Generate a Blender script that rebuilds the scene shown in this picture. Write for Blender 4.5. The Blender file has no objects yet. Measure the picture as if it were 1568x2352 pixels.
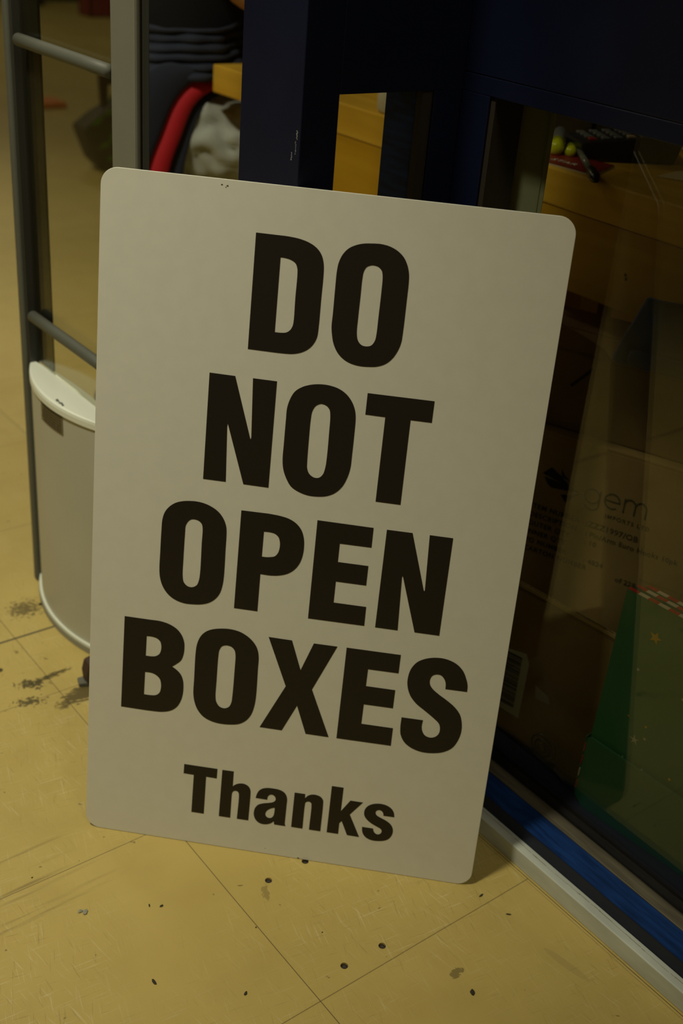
import bpy, bmesh, math, random
from mathutils import Vector, Matrix, noise

random.seed(7)
scene = bpy.context.scene
COL = scene.collection

# ------------------------------------------------------------------ camera
RIGHT = Vector((0.79191303, -0.60574735, 0.07709664))
DOWN = Vector((-0.23708765, -0.42136307, -0.87535285))
FWD = Vector((0.56272835, 0.67492467, -0.47729813))
cd = bpy.data.cameras.new('camera')
cam = bpy.data.objects.new('camera', cd)
COL.objects.link(cam)
m3 = Matrix((RIGHT, -DOWN, -FWD)).transposed()
cam.matrix_world = Matrix.Translation((0, 0, 1.02)) @ m3.to_4x4()
cd.sensor_fit = 'VERTICAL'
cd.sensor_height = 36.0
cd.lens = 2669.726 / 2352.0 * 36.0
cd.clip_start = 0.05
cd.clip_end = 60
cd.dof.use_dof = True
cd.dof.focus_distance = 1.19
cd.dof.aperture_fstop = 4.8
scene.camera = cam

# ------------------------------------------------------------------ world, lamps, exposure
scene.view_settings.view_transform = 'Standard'
scene.view_settings.look = 'None'
scene.view_settings.gamma = 1.0
scene.view_settings.use_curve_mapping = False
scene.view_settings.exposure = -0.07
scene.cycles.max_bounces = 8
scene.cycles.transparent_max_bounces = 16
w = bpy.data.worlds.new('world')
scene.world = w
w.use_nodes = True
w.node_tree.nodes['Background'].inputs[0].default_value = (0.5, 0.45, 0.30, 1)
w.node_tree.nodes['Background'].inputs[1].default_value = 0.02

WARM = (1.0, 0.94, 0.70)


def lamp(name, loc, size, power, color=WARM, target=None, spot=None, shape='DISK', size_y=None, blend=1.0):
    if spot:
        ld = bpy.data.lights.new(name, 'SPOT')
        ld.spot_size = math.radians(spot)
        ld.spot_blend = blend
        ld.shadow_soft_size = size
    else:
        ld = bpy.data.lights.new(name, 'AREA')
        ld.shape = shape
        ld.size = size
        if size_y:
            ld.size_y = size_y
    ld.energy = power
    ld.color = color
    o = bpy.data.objects.new(name, ld)
    COL.objects.link(o)
    o.location = loc
    if target:
        o.rotation_euler = (Vector(target) - Vector(loc)).to_track_quat('-Z', 'Y').to_euler()
    return o


# a ceiling spotlight over the aisle makes the pool of light on the sign; dimmer ceiling panels fill the shop, with an added spot and near fill
lamp('ceiling_spotlight', (-0.45, 1.00, 2.9), 0.13, 205, target=(0.43, 1.55, 0.0), spot=60, blend=1.0)
lamp('ceiling_spotlight', (0.1, 3.4, 2.9), 0.15, 95, target=(1.05, 3.3, 0.0), spot=56)  # unseen second spot, added to brighten the aisle floor and seated person
lamp('fill_light_near', (0.1, -1.9, 2.95), 0.6, 16, shape='RECTANGLE', size_y=1.0)  # unseen fill light behind the camera, added to brighten sign and booth interior
lamp('ceiling_panel_far', (0.6, 4.2, 2.95), 0.6, 14, shape='RECTANGLE', size_y=1.6)
lamp('ceiling_panel_aisle', (3.0, 7.6, 2.95), 0.6, 13, shape='RECTANGLE', size_y=1.6)
lamp('ceiling_panel_side', (-2.2, 3.4, 2.95), 0.6, 9, shape='RECTANGLE', size_y=1.6)

# ------------------------------------------------------------------ material helpers
MATS = {}


def mat(name, color, rough=0.5, spec=0.5, metal=0.0, var=0.0, scale=20, bump=0.0, bscale=200, stretch=None, color2=None, coat=0.0):
    if name in MATS:
        return MATS[name]
    m = bpy.data.materials.new(name)
    m.use_nodes = True
    nt = m.node_tree
    b = nt.nodes['Principled BSDF']
    b.inputs['Base Color'].default_value = (*color, 1)
    b.inputs['Roughness'].default_value = rough
    b.inputs['Specular IOR Level'].default_value = spec
    b.inputs['Metallic'].default_value = metal
    b.inputs['Coat Weight'].default_value = coat
    tc = nt.nodes.new('ShaderNodeTexCoord')
    mp = nt.nodes.new('ShaderNodeMapping')
    nt.links.new(tc.outputs['Object'], mp.inputs[0])
    if stretch:
        mp.inputs['Scale'].default_value = stretch
    if var or color2:
        n = nt.nodes.new('ShaderNodeTexNoise')
        n.inputs['Scale'].default_value = scale
        n.inputs['Detail'].default_value = 5
        nt.links.new(mp.outputs[0], n.inputs['Vector'])
        r = nt.nodes.new('ShaderNodeValToRGB')
        r.color_ramp.elements[0].position = 0.35
        r.color_ramp.elements[1].position = 0.65
        c2 = color2 or tuple(min(1, c * (1 + var)) for c in color)
        c1 = color if color2 else tuple(c * (1 - var) for c in color)
        r.color_ramp.elements[0].color = (*c1, 1)
        r.color_ramp.elements[1].color = (*c2, 1)
        nt.links.new(n.outputs['Fac'], r.inputs[0])
        nt.links.new(r.outputs[0], b.inputs['Base Color'])
    if bump:
        n2 = nt.nodes.new('ShaderNodeTexNoise')
        n2.inputs['Scale'].default_value = bscale
        n2.inputs['Detail'].default_value = 3
        nt.links.new(mp.outputs[0], n2.inputs['Vector'])
        bp = nt.nodes.new('ShaderNodeBump')
        bp.inputs['Strength'].default_value = bump
        bp.inputs['Distance'].default_value = 0.002
        nt.links.new(n2.outputs['Fac'], bp.inputs['Height'])
        nt.links.new(bp.outputs[0], b.inputs['Normal'])
    MATS[name] = m
    return m


def glass_mat(name, tint, rough=0.0, boost=1.0):
    """clear sheet glass: passes light straight through, reflects by angle (Schlick)"""
    m = bpy.data.materials.new(name)
    m.use_nodes = True
    nt = m.node_tree
    nt.nodes.clear()
    out = nt.nodes.new('ShaderNodeOutputMaterial')
    tr = nt.nodes.new('ShaderNodeBsdfTransparent')
    tr.inputs[0].default_value = (*tint, 1)
    gl = nt.nodes.new('ShaderNodeBsdfGlossy')
    gl.inputs['Roughness'].default_value = rough
    lw = nt.nodes.new('ShaderNodeLayerWeight')
    lw.inputs[0].default_value = 0.5
    p = nt.nodes.new('ShaderNodeMath'); p.operation = 'POWER'; p.inputs[1].default_value = 5
    a = nt.nodes.new('ShaderNodeMath'); a.operation = 'MULTIPLY_ADD'
    a.inputs[1].default_value = 0.96 * boost; a.inputs[2].default_value = 0.04 * boost
    mx = nt.nodes.new('ShaderNodeMixShader')
    L = nt.links.new
    L(lw.outputs['Facing'], p.inputs[0]); L(p.outputs[0], a.inputs[0]); L(a.outputs[0], mx.inputs[0])
    L(tr.outputs[0], mx.inputs[1]); L(gl.outputs[0], mx.inputs[2]); L(mx.outputs[0], out.inputs[0])
    MATS[name] = m
    return m


# ------------------------------------------------------------------ mesh helpers
def link_bm(name, bm, m, parent=None, smooth=False, bevel=0.0, seg=2):
    me = bpy.data.meshes.new(name)
    bm.normal_update()
    bm.to_mesh(me)
    bm.free()
    if m is not None:
        for mm in (m if isinstance(m, (list, tuple)) else [m]):
            me.materials.append(mm)
    o = bpy.data.objects.new(name, me)
    COL.objects.link(o)
    if parent:
        o.parent = parent
    if smooth:
        for p in me.polygons:
            p.use_smooth = True
    if bevel:
        md = o.modifiers.new('bevel', 'BEVEL')
        md.width = bevel
        md.segments = seg
        md.limit_method = 'ANGLE'
    return o


def add_box(bm, lo, hi, M=None):
    vs = [Vector((x, y, z)) for x in (lo[0], hi[0]) for y in (lo[1], hi[1]) for z in (lo[2], hi[2])]
    if M is not None:
        vs = [M @ v for v in vs]
    v = [bm.verts.new(p) for p in vs]
    for f in ((0, 1, 3, 2), (4, 6, 7, 5), (0, 4, 5, 1), (2, 3, 7, 6), (0, 2, 6, 4), (1, 5, 7, 3)):
        bm.faces.new([v[i] for i in f])


def box(name, lo, hi, m, parent=None, bevel=0.0, M=None):
    bm = bmesh.new()
    add_box(bm, lo, hi, M)
    bmesh.ops.recalc_face_normals(bm, faces=bm.faces)
    return link_bm(name, bm, m, parent, bevel=bevel)


def boxes(name, lst, m, parent=None, bevel=0.0, M=None):
    bm = bmesh.new()
    for lo, hi in lst:
        add_box(bm, lo, hi, M)
    bmesh.ops.recalc_face_normals(bm, faces=bm.faces)
    return link_bm(name, bm, m, parent, bevel=bevel)


def add_prism(bm, pts, axis, a, b, M=None):
    """closed polygon pts in the two other axes, extruded along axis from a to b"""
    def P(p, t):
        v = {0: (t, p[0], p[1]), 1: (p[0], t, p[1]), 2: (p[0], p[1], t)}[axis]
        v = Vector(v)
        return M @ v if M is not None else v
    A = [bm.verts.new(P(p, a)) for p in pts]
    B = [bm.verts.new(P(p, b)) for p in pts]
    bm.faces.new(A)
    bm.faces.new(B[::-1])
    n = len(pts)
    for i in range(n):
        bm.faces.new((A[i], B[i], B[(i + 1) % n], A[(i + 1) % n]))


def prism(name, pts, axis, a, b, m, parent=None, bevel=0.0, smooth=False, M=None):
    bm = bmesh.new()
    add_prism(bm, pts, axis, a, b, M)
    bmesh.ops.recalc_face_normals(bm, faces=bm.faces)
    return link_bm(name, bm, m, parent, bevel=bevel, smooth=smooth)


def add_tube(bm, path, r, n=12, caps=True):
    path = [Vector(p) for p in path]
    rs = r if isinstance(r, (list, tuple)) else [r] * len(path)
    rings = []
    up = Vector((0, 0, 1))
    for i, p in enumerate(path):
        d = (path[min(i + 1, len(path) - 1)] - path[max(i - 1, 0)]).normalized()
        s = d.cross(up)
        if s.length < 1e-3:
            s = d.cross(Vector((1, 0, 0)))
        s.normalize()
        t = s.cross(d).normalized()
        rings.append([bm.verts.new(p + rs[i] * (math.cos(2 * math.pi * k / n) * s + math.sin(2 * math.pi * k / n) * t)) for k in range(n)])
    for a, b in zip(rings, rings[1:]):
        for k in range(n):
            bm.faces.new((a[k], a[(k + 1) % n], b[(k + 1) % n], b[k]))
    if caps:
        bm.faces.new(rings[0][::-1])
        bm.faces.new(rings[-1])


def tube(name, path, r, m, parent=None, n=12):
    bm = bmesh.new()
    add_tube(bm, path, r, n)
    bmesh.ops.recalc_face_normals(bm, faces=bm.faces)
    return link_bm(name, bm, m, parent, smooth=True)


def add_lathe(bm, prof, center, n=24):
    rings = []
    for r, z in prof:
        rings.append([bm.verts.new(Vector(center) + Vector((r * math.cos(2 * math.pi * k / n), r * math.sin(2 * math.pi * k / n), z))) for k in range(n)])
    for a, b in zip(rings, rings[1:]):
        for k in range(n):
            bm.faces.new((a[k], a[(k + 1) % n], b[(k + 1) % n], b[k]))
    bm.faces.new(rings[0][::-1])
    bm.faces.new(rings[-1])


def lathe(name, prof, center, m, parent=None, n=24):
    bm = bmesh.new()
    add_lathe(bm, prof, center, n)
    bmesh.ops.recalc_face_normals(bm, faces=bm.faces)
    return link_bm(name, bm, m, parent, smooth=True)


def loft(name, rows, m, parent=None, thick=0.0, close=False, sub=0):
    bm = bmesh.new()
    R = [[bm.verts.new(Vector(p)) for p in row] for row in rows]
    for a, b in zip(R, R[1:]):
        n = len(a)
        for k in range(n if close else n - 1):
            bm.faces.new((a[k], a[(k + 1) % n], b[(k + 1) % n], b[k]))
    bmesh.ops.recalc_face_normals(bm, faces=bm.faces)
    o = link_bm(name, bm, m, parent, smooth=True)
    if thick:
        md = o.modifiers.new('solid', 'SOLIDIFY')
        md.thickness = thick
        md.offset = 0
    if sub:
        md = o.modifiers.new('sub', 'SUBSURF')
        md.levels = md.render_levels = sub
    return o


def empty(name, loc, label, cat, group=None, rotz=0):
    o = bpy.data.objects.new(name, None)
    COL.objects.link(o)
    o.location = loc
    o.rotation_euler = (0, 0, rotz)
    o.empty_display_size = 0.05
    tag(o, label, cat, group)
    return o


def tag(o, label, cat, group=None):
    o['label'] = label
    o['category'] = cat
    if group:
        o['group'] = group
    return o


def reparent(o, root):
    """keep world-space geometry while giving the thing an origin at its base"""
    o.parent = root
    o.matrix_parent_inverse = (Matrix.Translation(root.location) @ Matrix.Rotation(root.rotation_euler[2], 4, 'Z')).inverted()


def structure(o):
    o['kind'] = 'structure'
    return o


def text_bm(s, size, align='LEFT', spacing=1.0, bold=0.0):
    c = bpy.data.curves.new('t', 'FONT')
    c.body = s
    c.size = size
    c.align_x = align
    c.space_character = spacing
    c.offset = bold
    c.resolution_u = 3
    o = bpy.data.objects.new('t', c)
    COL.objects.link(o)
    dg = bpy.context.evaluated_depsgraph_get()
    me = bpy.data.meshes.new_from_object(o.evaluated_get(dg))
    bm = bmesh.new()
    bm.from_mesh(me)
    bpy.data.objects.remove(o)
    bpy.data.curves.remove(c)
    bpy.data.meshes.remove(me)
    return bm


def merge_texts(name, items, M, m, parent):
    """items: (string, x, y, size, spacing, bold) in the local plane, M maps (x, y, 0) to the world"""
    out = bmesh.new()
    for s, x, y, size, sp, bold in items:
        b = text_bm(s, size, spacing=sp, bold=bold)
        bmesh.ops.translate(b, verts=b.verts, vec=(x, y, 0))
        tmp = bpy.data.meshes.new('x')
        b.to_mesh(tmp)
        b.free()
        out.from_mesh(tmp)
        bpy.data.meshes.remove(tmp)
    bmesh.ops.transform(out, matrix=M, verts=out.verts)
    o = link_bm(name, out, m)
    if parent:
        reparent(o, parent)
    return o


def skin_body(name, pts, edges, root, m, parent=None, sub=2):
    """continuous surface over a joint skeleton; pts: (x, y, z, rx[, ry])"""
    me = bpy.data.meshes.new(name)
    me.from_pydata([p[:3] for p in pts], edges, [])
    o = bpy.data.objects.new(name, me)
    COL.objects.link(o)
    o.modifiers.new('skin', 'SKIN')
    md = o.modifiers.new('sub', 'SUBSURF')
    md.levels = md.render_levels = sub
    for i, p in enumerate(pts):
        sv = me.skin_vertices[0].data[i]
        sv.radius = (p[3], p[4] if len(p) > 4 else p[3])
        sv.use_root = (i == root)
    dg = bpy.context.evaluated_depsgraph_get()
    me2 = bpy.data.meshes.new_from_object(o.evaluated_get(dg))
    bpy.data.objects.remove(o)
    o = bpy.data.objects.new(name, me2)
    COL.objects.link(o)
    me2.materials.clear()
    me2.materials.append(m)
    for p in me2.polygons:
        p.use_smooth = True
        p.material_index = 0
    if parent:
        reparent(o, parent)
    return o

# ------------------------------------------------------------------ materials
BLUE = mat('navy_paint', (0.0065, 0.0095, 0.030), rough=0.34, spec=0.3, var=0.15, scale=8, bump=0.05, bscale=600)
SILL = mat('sill_blue', (0.007, 0.036, 0.155), rough=0.45, spec=0.25, var=0.35, scale=30, stretch=(6, 0.6, 6), bump=0.1, bscale=300)
GASKET = mat('gasket', (0.030, 0.022, 0.012), rough=0.6)
CHANNEL = mat('channel_metal', (0.16, 0.14, 0.10), rough=0.45, metal=0.3, var=0.3, scale=25, stretch=(8, 0.5, 8))
KERB = mat('kerb_white', (0.60, 0.64, 0.58), rough=0.5, var=0.10, scale=18, stretch=(3, 0.8, 3))
WHITE = mat('antenna_white', (0.50, 0.50, 0.42), rough=0.42, var=0.05, scale=6)
CAPM = mat('antenna_cap', (0.80, 0.84, 0.74), rough=0.35)
ALU = mat('antenna_grey', (0.20, 0.20, 0.16), rough=0.4, var=0.08, scale=5)
ALU_D = mat('antenna_dark', (0.035, 0.035, 0.028), rough=0.35)
RAIL = mat('rail_grey', (0.10, 0.105, 0.085), rough=0.55)
GLASS_B = glass_mat('booth_glass', (0.80, 0.80, 0.74), boost=1.15)
GLASS_S = glass_mat('side_glass', (0.97, 0.96, 0.92), boost=0.5)
GLASS_G = glass_mat('gate_glass', (0.90, 0.90, 0.84), boost=1.0)
SIGN = mat('sign_plastic', (0.72, 0.71, 0.62), rough=0.42, spec=0.4, var=0.015, scale=60)
SIGN_E = mat('sign_edge', (0.85, 0.85, 0.75), rough=0.35)
INK = mat('sign_black', (0.018, 0.014, 0.010), rough=0.45, spec=0.35)
WOOD = None


def wood(name, c1, c2, scale=6.0, rough=0.4, axis=1):
    m = bpy.data.materials.new(name)
    m.use_nodes = True
    nt = m.node_tree
    b = nt.nodes['Principled BSDF']
    b.inputs['Roughness'].default_value = rough
    tc = nt.nodes.new('ShaderNodeTexCoord')
    mp = nt.nodes.new('ShaderNodeMapping')
    sc = [scale * 8] * 3
    sc[axis] = scale * 0.5
    mp.inputs['Scale'].default_value = sc
    n = nt.nodes.new('ShaderNodeTexNoise')
    n.inputs['Scale'].default_value = 1.0
    n.inputs['Detail'].default_value = 6
    n.inputs['Distortion'].default_value = 0.6
    r = nt.nodes.new('ShaderNodeValToRGB')
    r.color_ramp.elements[0].position = 0.3
    r.color_ramp.elements[1].position = 0.7
    r.color_ramp.elements[0].color = (*c1, 1)
    r.color_ramp.elements[1].color = (*c2, 1)
    L = nt.links.new
    L(tc.outputs['Object'], mp.inputs[0]); L(mp.outputs[0], n.inputs['Vector'])
    L(n.outputs['Fac'], r.inputs[0]); L(r.outputs[0], b.inputs['Base Color'])
    MATS[name] = m
    return m


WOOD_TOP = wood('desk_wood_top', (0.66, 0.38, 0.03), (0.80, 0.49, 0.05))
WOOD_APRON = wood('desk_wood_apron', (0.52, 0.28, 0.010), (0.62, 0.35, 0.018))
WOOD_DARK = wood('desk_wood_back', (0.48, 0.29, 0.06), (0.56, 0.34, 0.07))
CARD = mat('cardboard', (0.36, 0.24, 0.10), rough=0.85, var=0.10, scale=15, bump=0.1, bscale=120)
CARD_D = mat('cardboard_dark', (0.22, 0.13, 0.055), rough=0.85, var=0.15, scale=12, bump=0.1, bscale=120)
PRINT = mat('carton_ink', (0.008, 0.010, 0.014), rough=0.8)
PRINT_F = mat('carton_ink_faint', (0.035, 0.025, 0.014), rough=0.85)


def floor_material():
    m = bpy.data.materials.new('vinyl_floor')
    m.use_nodes = True
    nt = m.node_tree
    N = nt.nodes.new
    L = nt.links.new
    b = nt.nodes['Principled BSDF']
    b.inputs['Roughness'].default_value = 0.42
    b.inputs['Specular IOR Level'].default_value = 0.45
    tc = N('ShaderNodeTexCoord')
    sep = N('ShaderNodeSeparateXYZ')
    L(tc.outputs['Object'], sep.inputs[0])

    def math_(op, a, bb=None, c=None):
        n = N('ShaderNodeMath')
        n.operation = op
        for i, v in enumerate((a, bb, c)):
            if v is None:
                continue
            if isinstance(v, (int, float)):
                n.inputs[i].default_value = v
            else:
                L(v, n.inputs[i])
        return n.outputs[0]

    def noise_(scale, detail=4, stretch=None, rotz=0.0, rough=0.5, loc=(0, 0, 0)):
        mp = N('ShaderNodeMapping')
        mp.inputs['Location'].default_value = loc
        if stretch:
            mp.inputs['Scale'].default_value = stretch
        # rotate first, then stretch
        mp.vector_type = 'TEXTURE' if False else 'POINT'
        rt = N('ShaderNodeVectorRotate')
        rt.rotation_type = 'Z_AXIS'
        rt.inputs['Angle'].default_value = rotz
        L(tc.outputs['Object'], rt.inputs['Vector'])
        L(rt.outputs[0], mp.inputs[0])
        n = N('ShaderNodeTexNoise')
        n.inputs['Scale'].default_value = scale
        n.inputs['Detail'].default_value = detail
        n.inputs['Roughness'].default_value = rough
        L(mp.outputs[0], n.inputs['Vector'])
        return n.outputs['Fac']

    def mixc(fac, a, c):
        n = N('ShaderNodeMix')
        n.data_type = 'RGBA'
        if isinstance(fac, (int, float)):
            n.inputs[0].default_value = fac
        else:
            L(fac, n.inputs[0])
        for i, v in ((6, a), (7, c)):
            if isinstance(v, tuple):
                n.inputs[i].default_value = (*v, 1)
            else:
                L(v, n.inputs[i])
        return n.outputs[2]

    def step(v, lo, hi):
        n = N('ShaderNodeMapRange')
        n.inputs['From Min'].default_value = lo
        n.inputs['From Max'].default_value = hi
        n.clamp = True
        L(v, n.inputs[0])
        return n.outputs[0]

    col = mixc(step(noise_(2.2, 3), 0.35, 0.65), (0.54, 0.405, 0.122), (0.60, 0.465, 0.155))
    col = mixc(math_('MULTIPLY', step(noise_(14, 6), 0.45, 0.72), 0.30), col, (0.42, 0.30, 0.085))
    # fine pale and dark scratches in two directions
    # tiles differ a little in tone
    tx = math_('FLOOR', math_('DIVIDE', math_('SUBTRACT', sep.outputs[0], 0.5402), 0.3055))
    ty = math_('FLOOR', math_('DIVIDE', math_('SUBTRACT', sep.outputs[1], 0.6122), 0.3055))
    cb = N('ShaderNodeCombineXYZ'); L(tx, cb.inputs[0]); L(ty, cb.inputs[1])
    wn = N('ShaderNodeTexWhiteNoise'); L(cb.outputs[0], wn.inputs['Vector'])
    col = mixc(math_('MULTIPLY', wn.outputs['Value'], 0.35), col, (0.50, 0.385, 0.112))
    patch = step(noise_(5, 3, loc=(4, 4, 0)), 0.38, 0.62)
    for rot, loc in ((1.42, (0, 0, 0)), (1.85, (3, 1, 0)), (0.12, (7, 2, 0))):
        s = step(noise_(1.0, 2, (20, 420, 1), rot, loc=loc), 0.625, 0.71)
        col = mixc(math_('MULTIPLY', math_('MULTIPLY', s, patch), 0.38), col, (0.74, 0.66, 0.40))
        s = step(noise_(1.0, 2, (28, 400, 1), rot + 0.12, loc=(loc[0] + 11, 5, 0)), 0.635, 0.73)
        col = mixc(math_('MULTIPLY', math_('MULTIPLY', s, patch), 0.40), col, (0.26, 0.18, 0.06))
    # small dark specks
    s = step(noise_(75, 2), 0.735, 0.76)
    col = mixc(math_('MULTIPLY', s, 0.6), col, (0.12, 0.08, 0.03))
    s = step(noise_(45, 2, (1, 3, 1), 0.6), 0.76, 0.79)
    col = mixc(math_('MULTIPLY', s, 0.7), col, (0.06, 0.045, 0.02))

    X, Y = sep.outputs[0], sep.outputs[1]
    wob = math_('MULTIPLY', math_('SUBTRACT', noise_(6, 2), 0.5), 0.0012)

    def line(c, off, width, colr, strength, period=None, lim=None, c2=None):
        global_v = math_('ADD', math_('SUBTRACT', c, off), wob)
        if period:
            # distance to nearest multiple of the period
            d = math_('PINGPONG', global_v, period / 2)
        else:
            d = math_('ABSOLUTE', global_v)
        f = math_('SUBTRACT', 1.0, step(d, width * 0.45, width))
        if lim:
            for cc, lo, hi in lim:
                f = math_('MULTIPLY', f, math_('MULTIPLY', math_('GREATER_THAN', cc, lo), math_('LESS_THAN', cc, hi)))
        return mixc(math_('MULTIPLY', f, strength), c2, colr)

    T = 0.3055
    col = line(Y, 0.6122, 0.0008, (0.16, 0.11, 0.045), 0.75, T, [(X, -4, 0.8465), (Y, -3, 1.30)], col)
    col = line(X, 0.5402, 0.0007, (0.10, 0.07, 0.03), 0.85, T, [(X, -4, 0.83), (Y, -3, 4)], col)
    # double seam beside the kerb
    col = line(X, 0.8462, 0.0007, (0.07, 0.05, 0.03), 0.9, None, None, col)
    col = line(X, 0.8425, 0.0005, (0.14, 0.10, 0.05), 0.6, None, None, col)
    # wide dark joint in front of the gate and a run of ordinary joints beyond it
    col = line(Y, 1.3716, 0.0026, (0.05, 0.055, 0.045), 0.95, None, [(X, -3, 0.612)], col)
    col = line(Y, 1.6771, 0.0009, (0.16, 0.11, 0.045), 0.7, T, [(Y, 1.5, 12)], col)

    # scuffed black dirt: soft-edged patches broken up by noise
    def blot(cx, cy, rx, ry, rot, thr, strength, colr, nscale=90, c2=None, stretch=(1, 1, 1)):
        dx = math_('SUBTRACT', X, cx)
        dy = math_('SUBTRACT', Y, cy)
        ca, sa = math.cos(rot), math.sin(rot)
        u = math_('DIVIDE', math_('ADD', math_('MULTIPLY', dx, ca), math_('MULTIPLY', dy, sa)), rx)
        v = math_('DIVIDE', math_('SUBTRACT', math_('MULTIPLY', dy, ca), math_('MULTIPLY', dx, sa)), ry)
        r = math_('SQRT', math_('ADD', math_('MULTIPLY', u, u), math_('MULTIPLY', v, v)))
        e = math_('SUBTRACT', 1.0, r)
        n = noise_(nscale, 5, stretch, rot, 0.65)
        f = step(math_('ADD', math_('MULTIPLY', e, 0.30), math_('SUBTRACT', n, thr)), 0.0, 0.05)
        f = math_('MULTIPLY', f, math_('GREATER_THAN', e, 0.0))
        return mixc(math_('MULTIPLY', f, strength), c2, colr)

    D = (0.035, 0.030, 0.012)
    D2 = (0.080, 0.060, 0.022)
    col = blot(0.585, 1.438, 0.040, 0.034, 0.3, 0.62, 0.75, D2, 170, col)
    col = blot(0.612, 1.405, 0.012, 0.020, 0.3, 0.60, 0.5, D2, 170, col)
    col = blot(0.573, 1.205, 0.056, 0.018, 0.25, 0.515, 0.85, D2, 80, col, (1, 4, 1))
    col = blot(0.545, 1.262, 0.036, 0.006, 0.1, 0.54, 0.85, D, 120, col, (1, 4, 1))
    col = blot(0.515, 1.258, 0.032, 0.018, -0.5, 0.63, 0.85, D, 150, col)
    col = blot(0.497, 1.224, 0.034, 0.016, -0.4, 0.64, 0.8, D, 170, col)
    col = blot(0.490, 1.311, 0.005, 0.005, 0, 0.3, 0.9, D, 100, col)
    col = blot(0.575, 0.765, 0.005, 0.014, -0.5, 0.52, 0.40, D2, 150, col)
    col = blot(0.684, 0.560, 0.011, 0.006, 0.2, 0.52, 0.6, D2, 150, col)
    col = blot(0.792, 0.500, 0.005, 0.030, 0.15, 0.40, 0.22, (0.25, 0.2, 0.1), 60, col)
    # long grey rub marks left of the sign
    for k, (yy, st) in enumerate(((0.952, .45), (0.925, .35), (0.905, .5), (0.893, .3), (0.868, .5), (0.8575, .55))):
        dxy = math_('SUBTRACT', Y, math_('ADD', yy, math_('MULTIPLY', X, 0.045)))
        f = math_('SUBTRACT', 1.0, step(math_('ABSOLUTE', dxy), 0.0008, 0.0034))
        n = step(noise_(1.0, 3, (8, 160, 1), 0.04, loc=(k * 3.1, k, 0)), 0.42, 0.60)
        lim = math_('SUBTRACT', 1.0, step(X, 0.36, 0.47))
        f = math_('MULTIPLY', math_('MULTIPLY', f, n), lim)
        col = mixc(math_('MULTIPLY', f, st), col, (0.12, 0.09, 0.04))
    L(col, b.inputs['Base Color'])
    # sheen varies a little, and the surface is slightly uneven
    rr = N('ShaderNodeMapRange')
    L(noise_(8, 4), rr.inputs[0])
    rr.inputs['To Min'].default_value = 0.36
    rr.inputs['To Max'].default_value = 0.52
    L(rr.outputs[0], b.inputs['Roughness'])
    bp = N('ShaderNodeBump')
    bp.inputs['Strength'].default_value = 0.12
    bp.inputs['Distance'].default_value = 0.001
    L(noise_(60, 5), bp.inputs['Height'])
    L(bp.outputs[0], b.inputs['Normal'])
    return m


# ------------------------------------------------------------------ floor with drilled holes, room shell
HOLES = [((617, 2022), 0.5998, 0.7936), ((700, 1978), 0.6538, 0.7946), ((878, 2173), 0.6518, 0.6446), ((791, 2219), 0.5998, 0.6467)]
HOLES = [(0.588, 0.778), (0.641, 0.779), (0.639, 0.632), (0.588, 0.634), (0.611, 1.4365)]
bm = bmesh.new()
add_box(bm, (-4, -3, -0.05), (9, 14, 0))
bmesh.ops.recalc_face_normals(bm, faces=bm.faces)
floor = structure(link_bm('floor', bm, floor_material()))
bm = bmesh.new()
for x, y in HOLES:
    add_lathe(bm, [(0.0042, -0.02), (0.0042, 0.02)], (x, y, 0), 20)
bmesh.ops.recalc_face_normals(bm, faces=bm.faces)
cut = link_bm('cut', bm, None)
md = floor.modifiers.new('holes', 'BOOLEAN')
md.operation = 'DIFFERENCE'
md.object = cut
md.solver = 'EXACT'
dg = bpy.context.evaluated_depsgraph_get()
me = bpy.data.meshes.new_from_object(floor.evaluated_get(dg))
floor.modifiers.clear()
floor.data = me
bpy.data.objects.remove(cut)
PLUG = mat('plug_dark', (0.035, 0.026, 0.018), rough=0.6, var=0.5, scale=400)
HL = ['dark plugged bolt hole in the floor, left of the upper two',
      'dark plugged bolt hole half hidden under the sign edge',
      'dark plugged bolt hole in the floor, right of the lower two',
      'dark plugged bolt hole lowest in the floor, left of the lower two',
      'small dark plugged bolt hole beside the gate foot']
for (x, y), lb in zip(HOLES, HL):
    o = lathe('floor_plug', [(0.0042, -0.02), (0.0041, -0.0022), (0.0022, -0.0032)], (0, 0, 0), PLUG, n=16)
    o.location = (x, y, 0)
    tag(o, lb, 'bolt hole plug', 'plugged bolt holes in the floor')

PLASTER = mat('shop_wall', (0.42, 0.38, 0.28), rough=0.8)
structure(box('ceiling', (-4, -3, 3.0), (9, 14, 3.1), PLASTER))
structure(box('wall_left', (-4.1, -3, 0), (-4, 14, 3.0), PLASTER))
structure(box('wall_right', (9, -3, 0), (9.1, 14, 3.0), PLASTER))
structure(box('wall_back', (-4, 14, 0), (9, 14.1, 3.0), PLASTER))
structure(box('wall_front', (-4, -3.1, 0), (9, -3, 3.0), PLASTER))

# ------------------------------------------------------------------ glazed blue booth
YP, XP = 0.912, 0.8714       # outer planes of the two walls meeting in the corner
X0 = 0.6696                  # outer left corner of the booth post
YB = 1.0155                  # back edge of that post
ZH = 0.840                   # underside of the header
YN = -1.6                    # near end of the long wall
PH = 2.15

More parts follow.
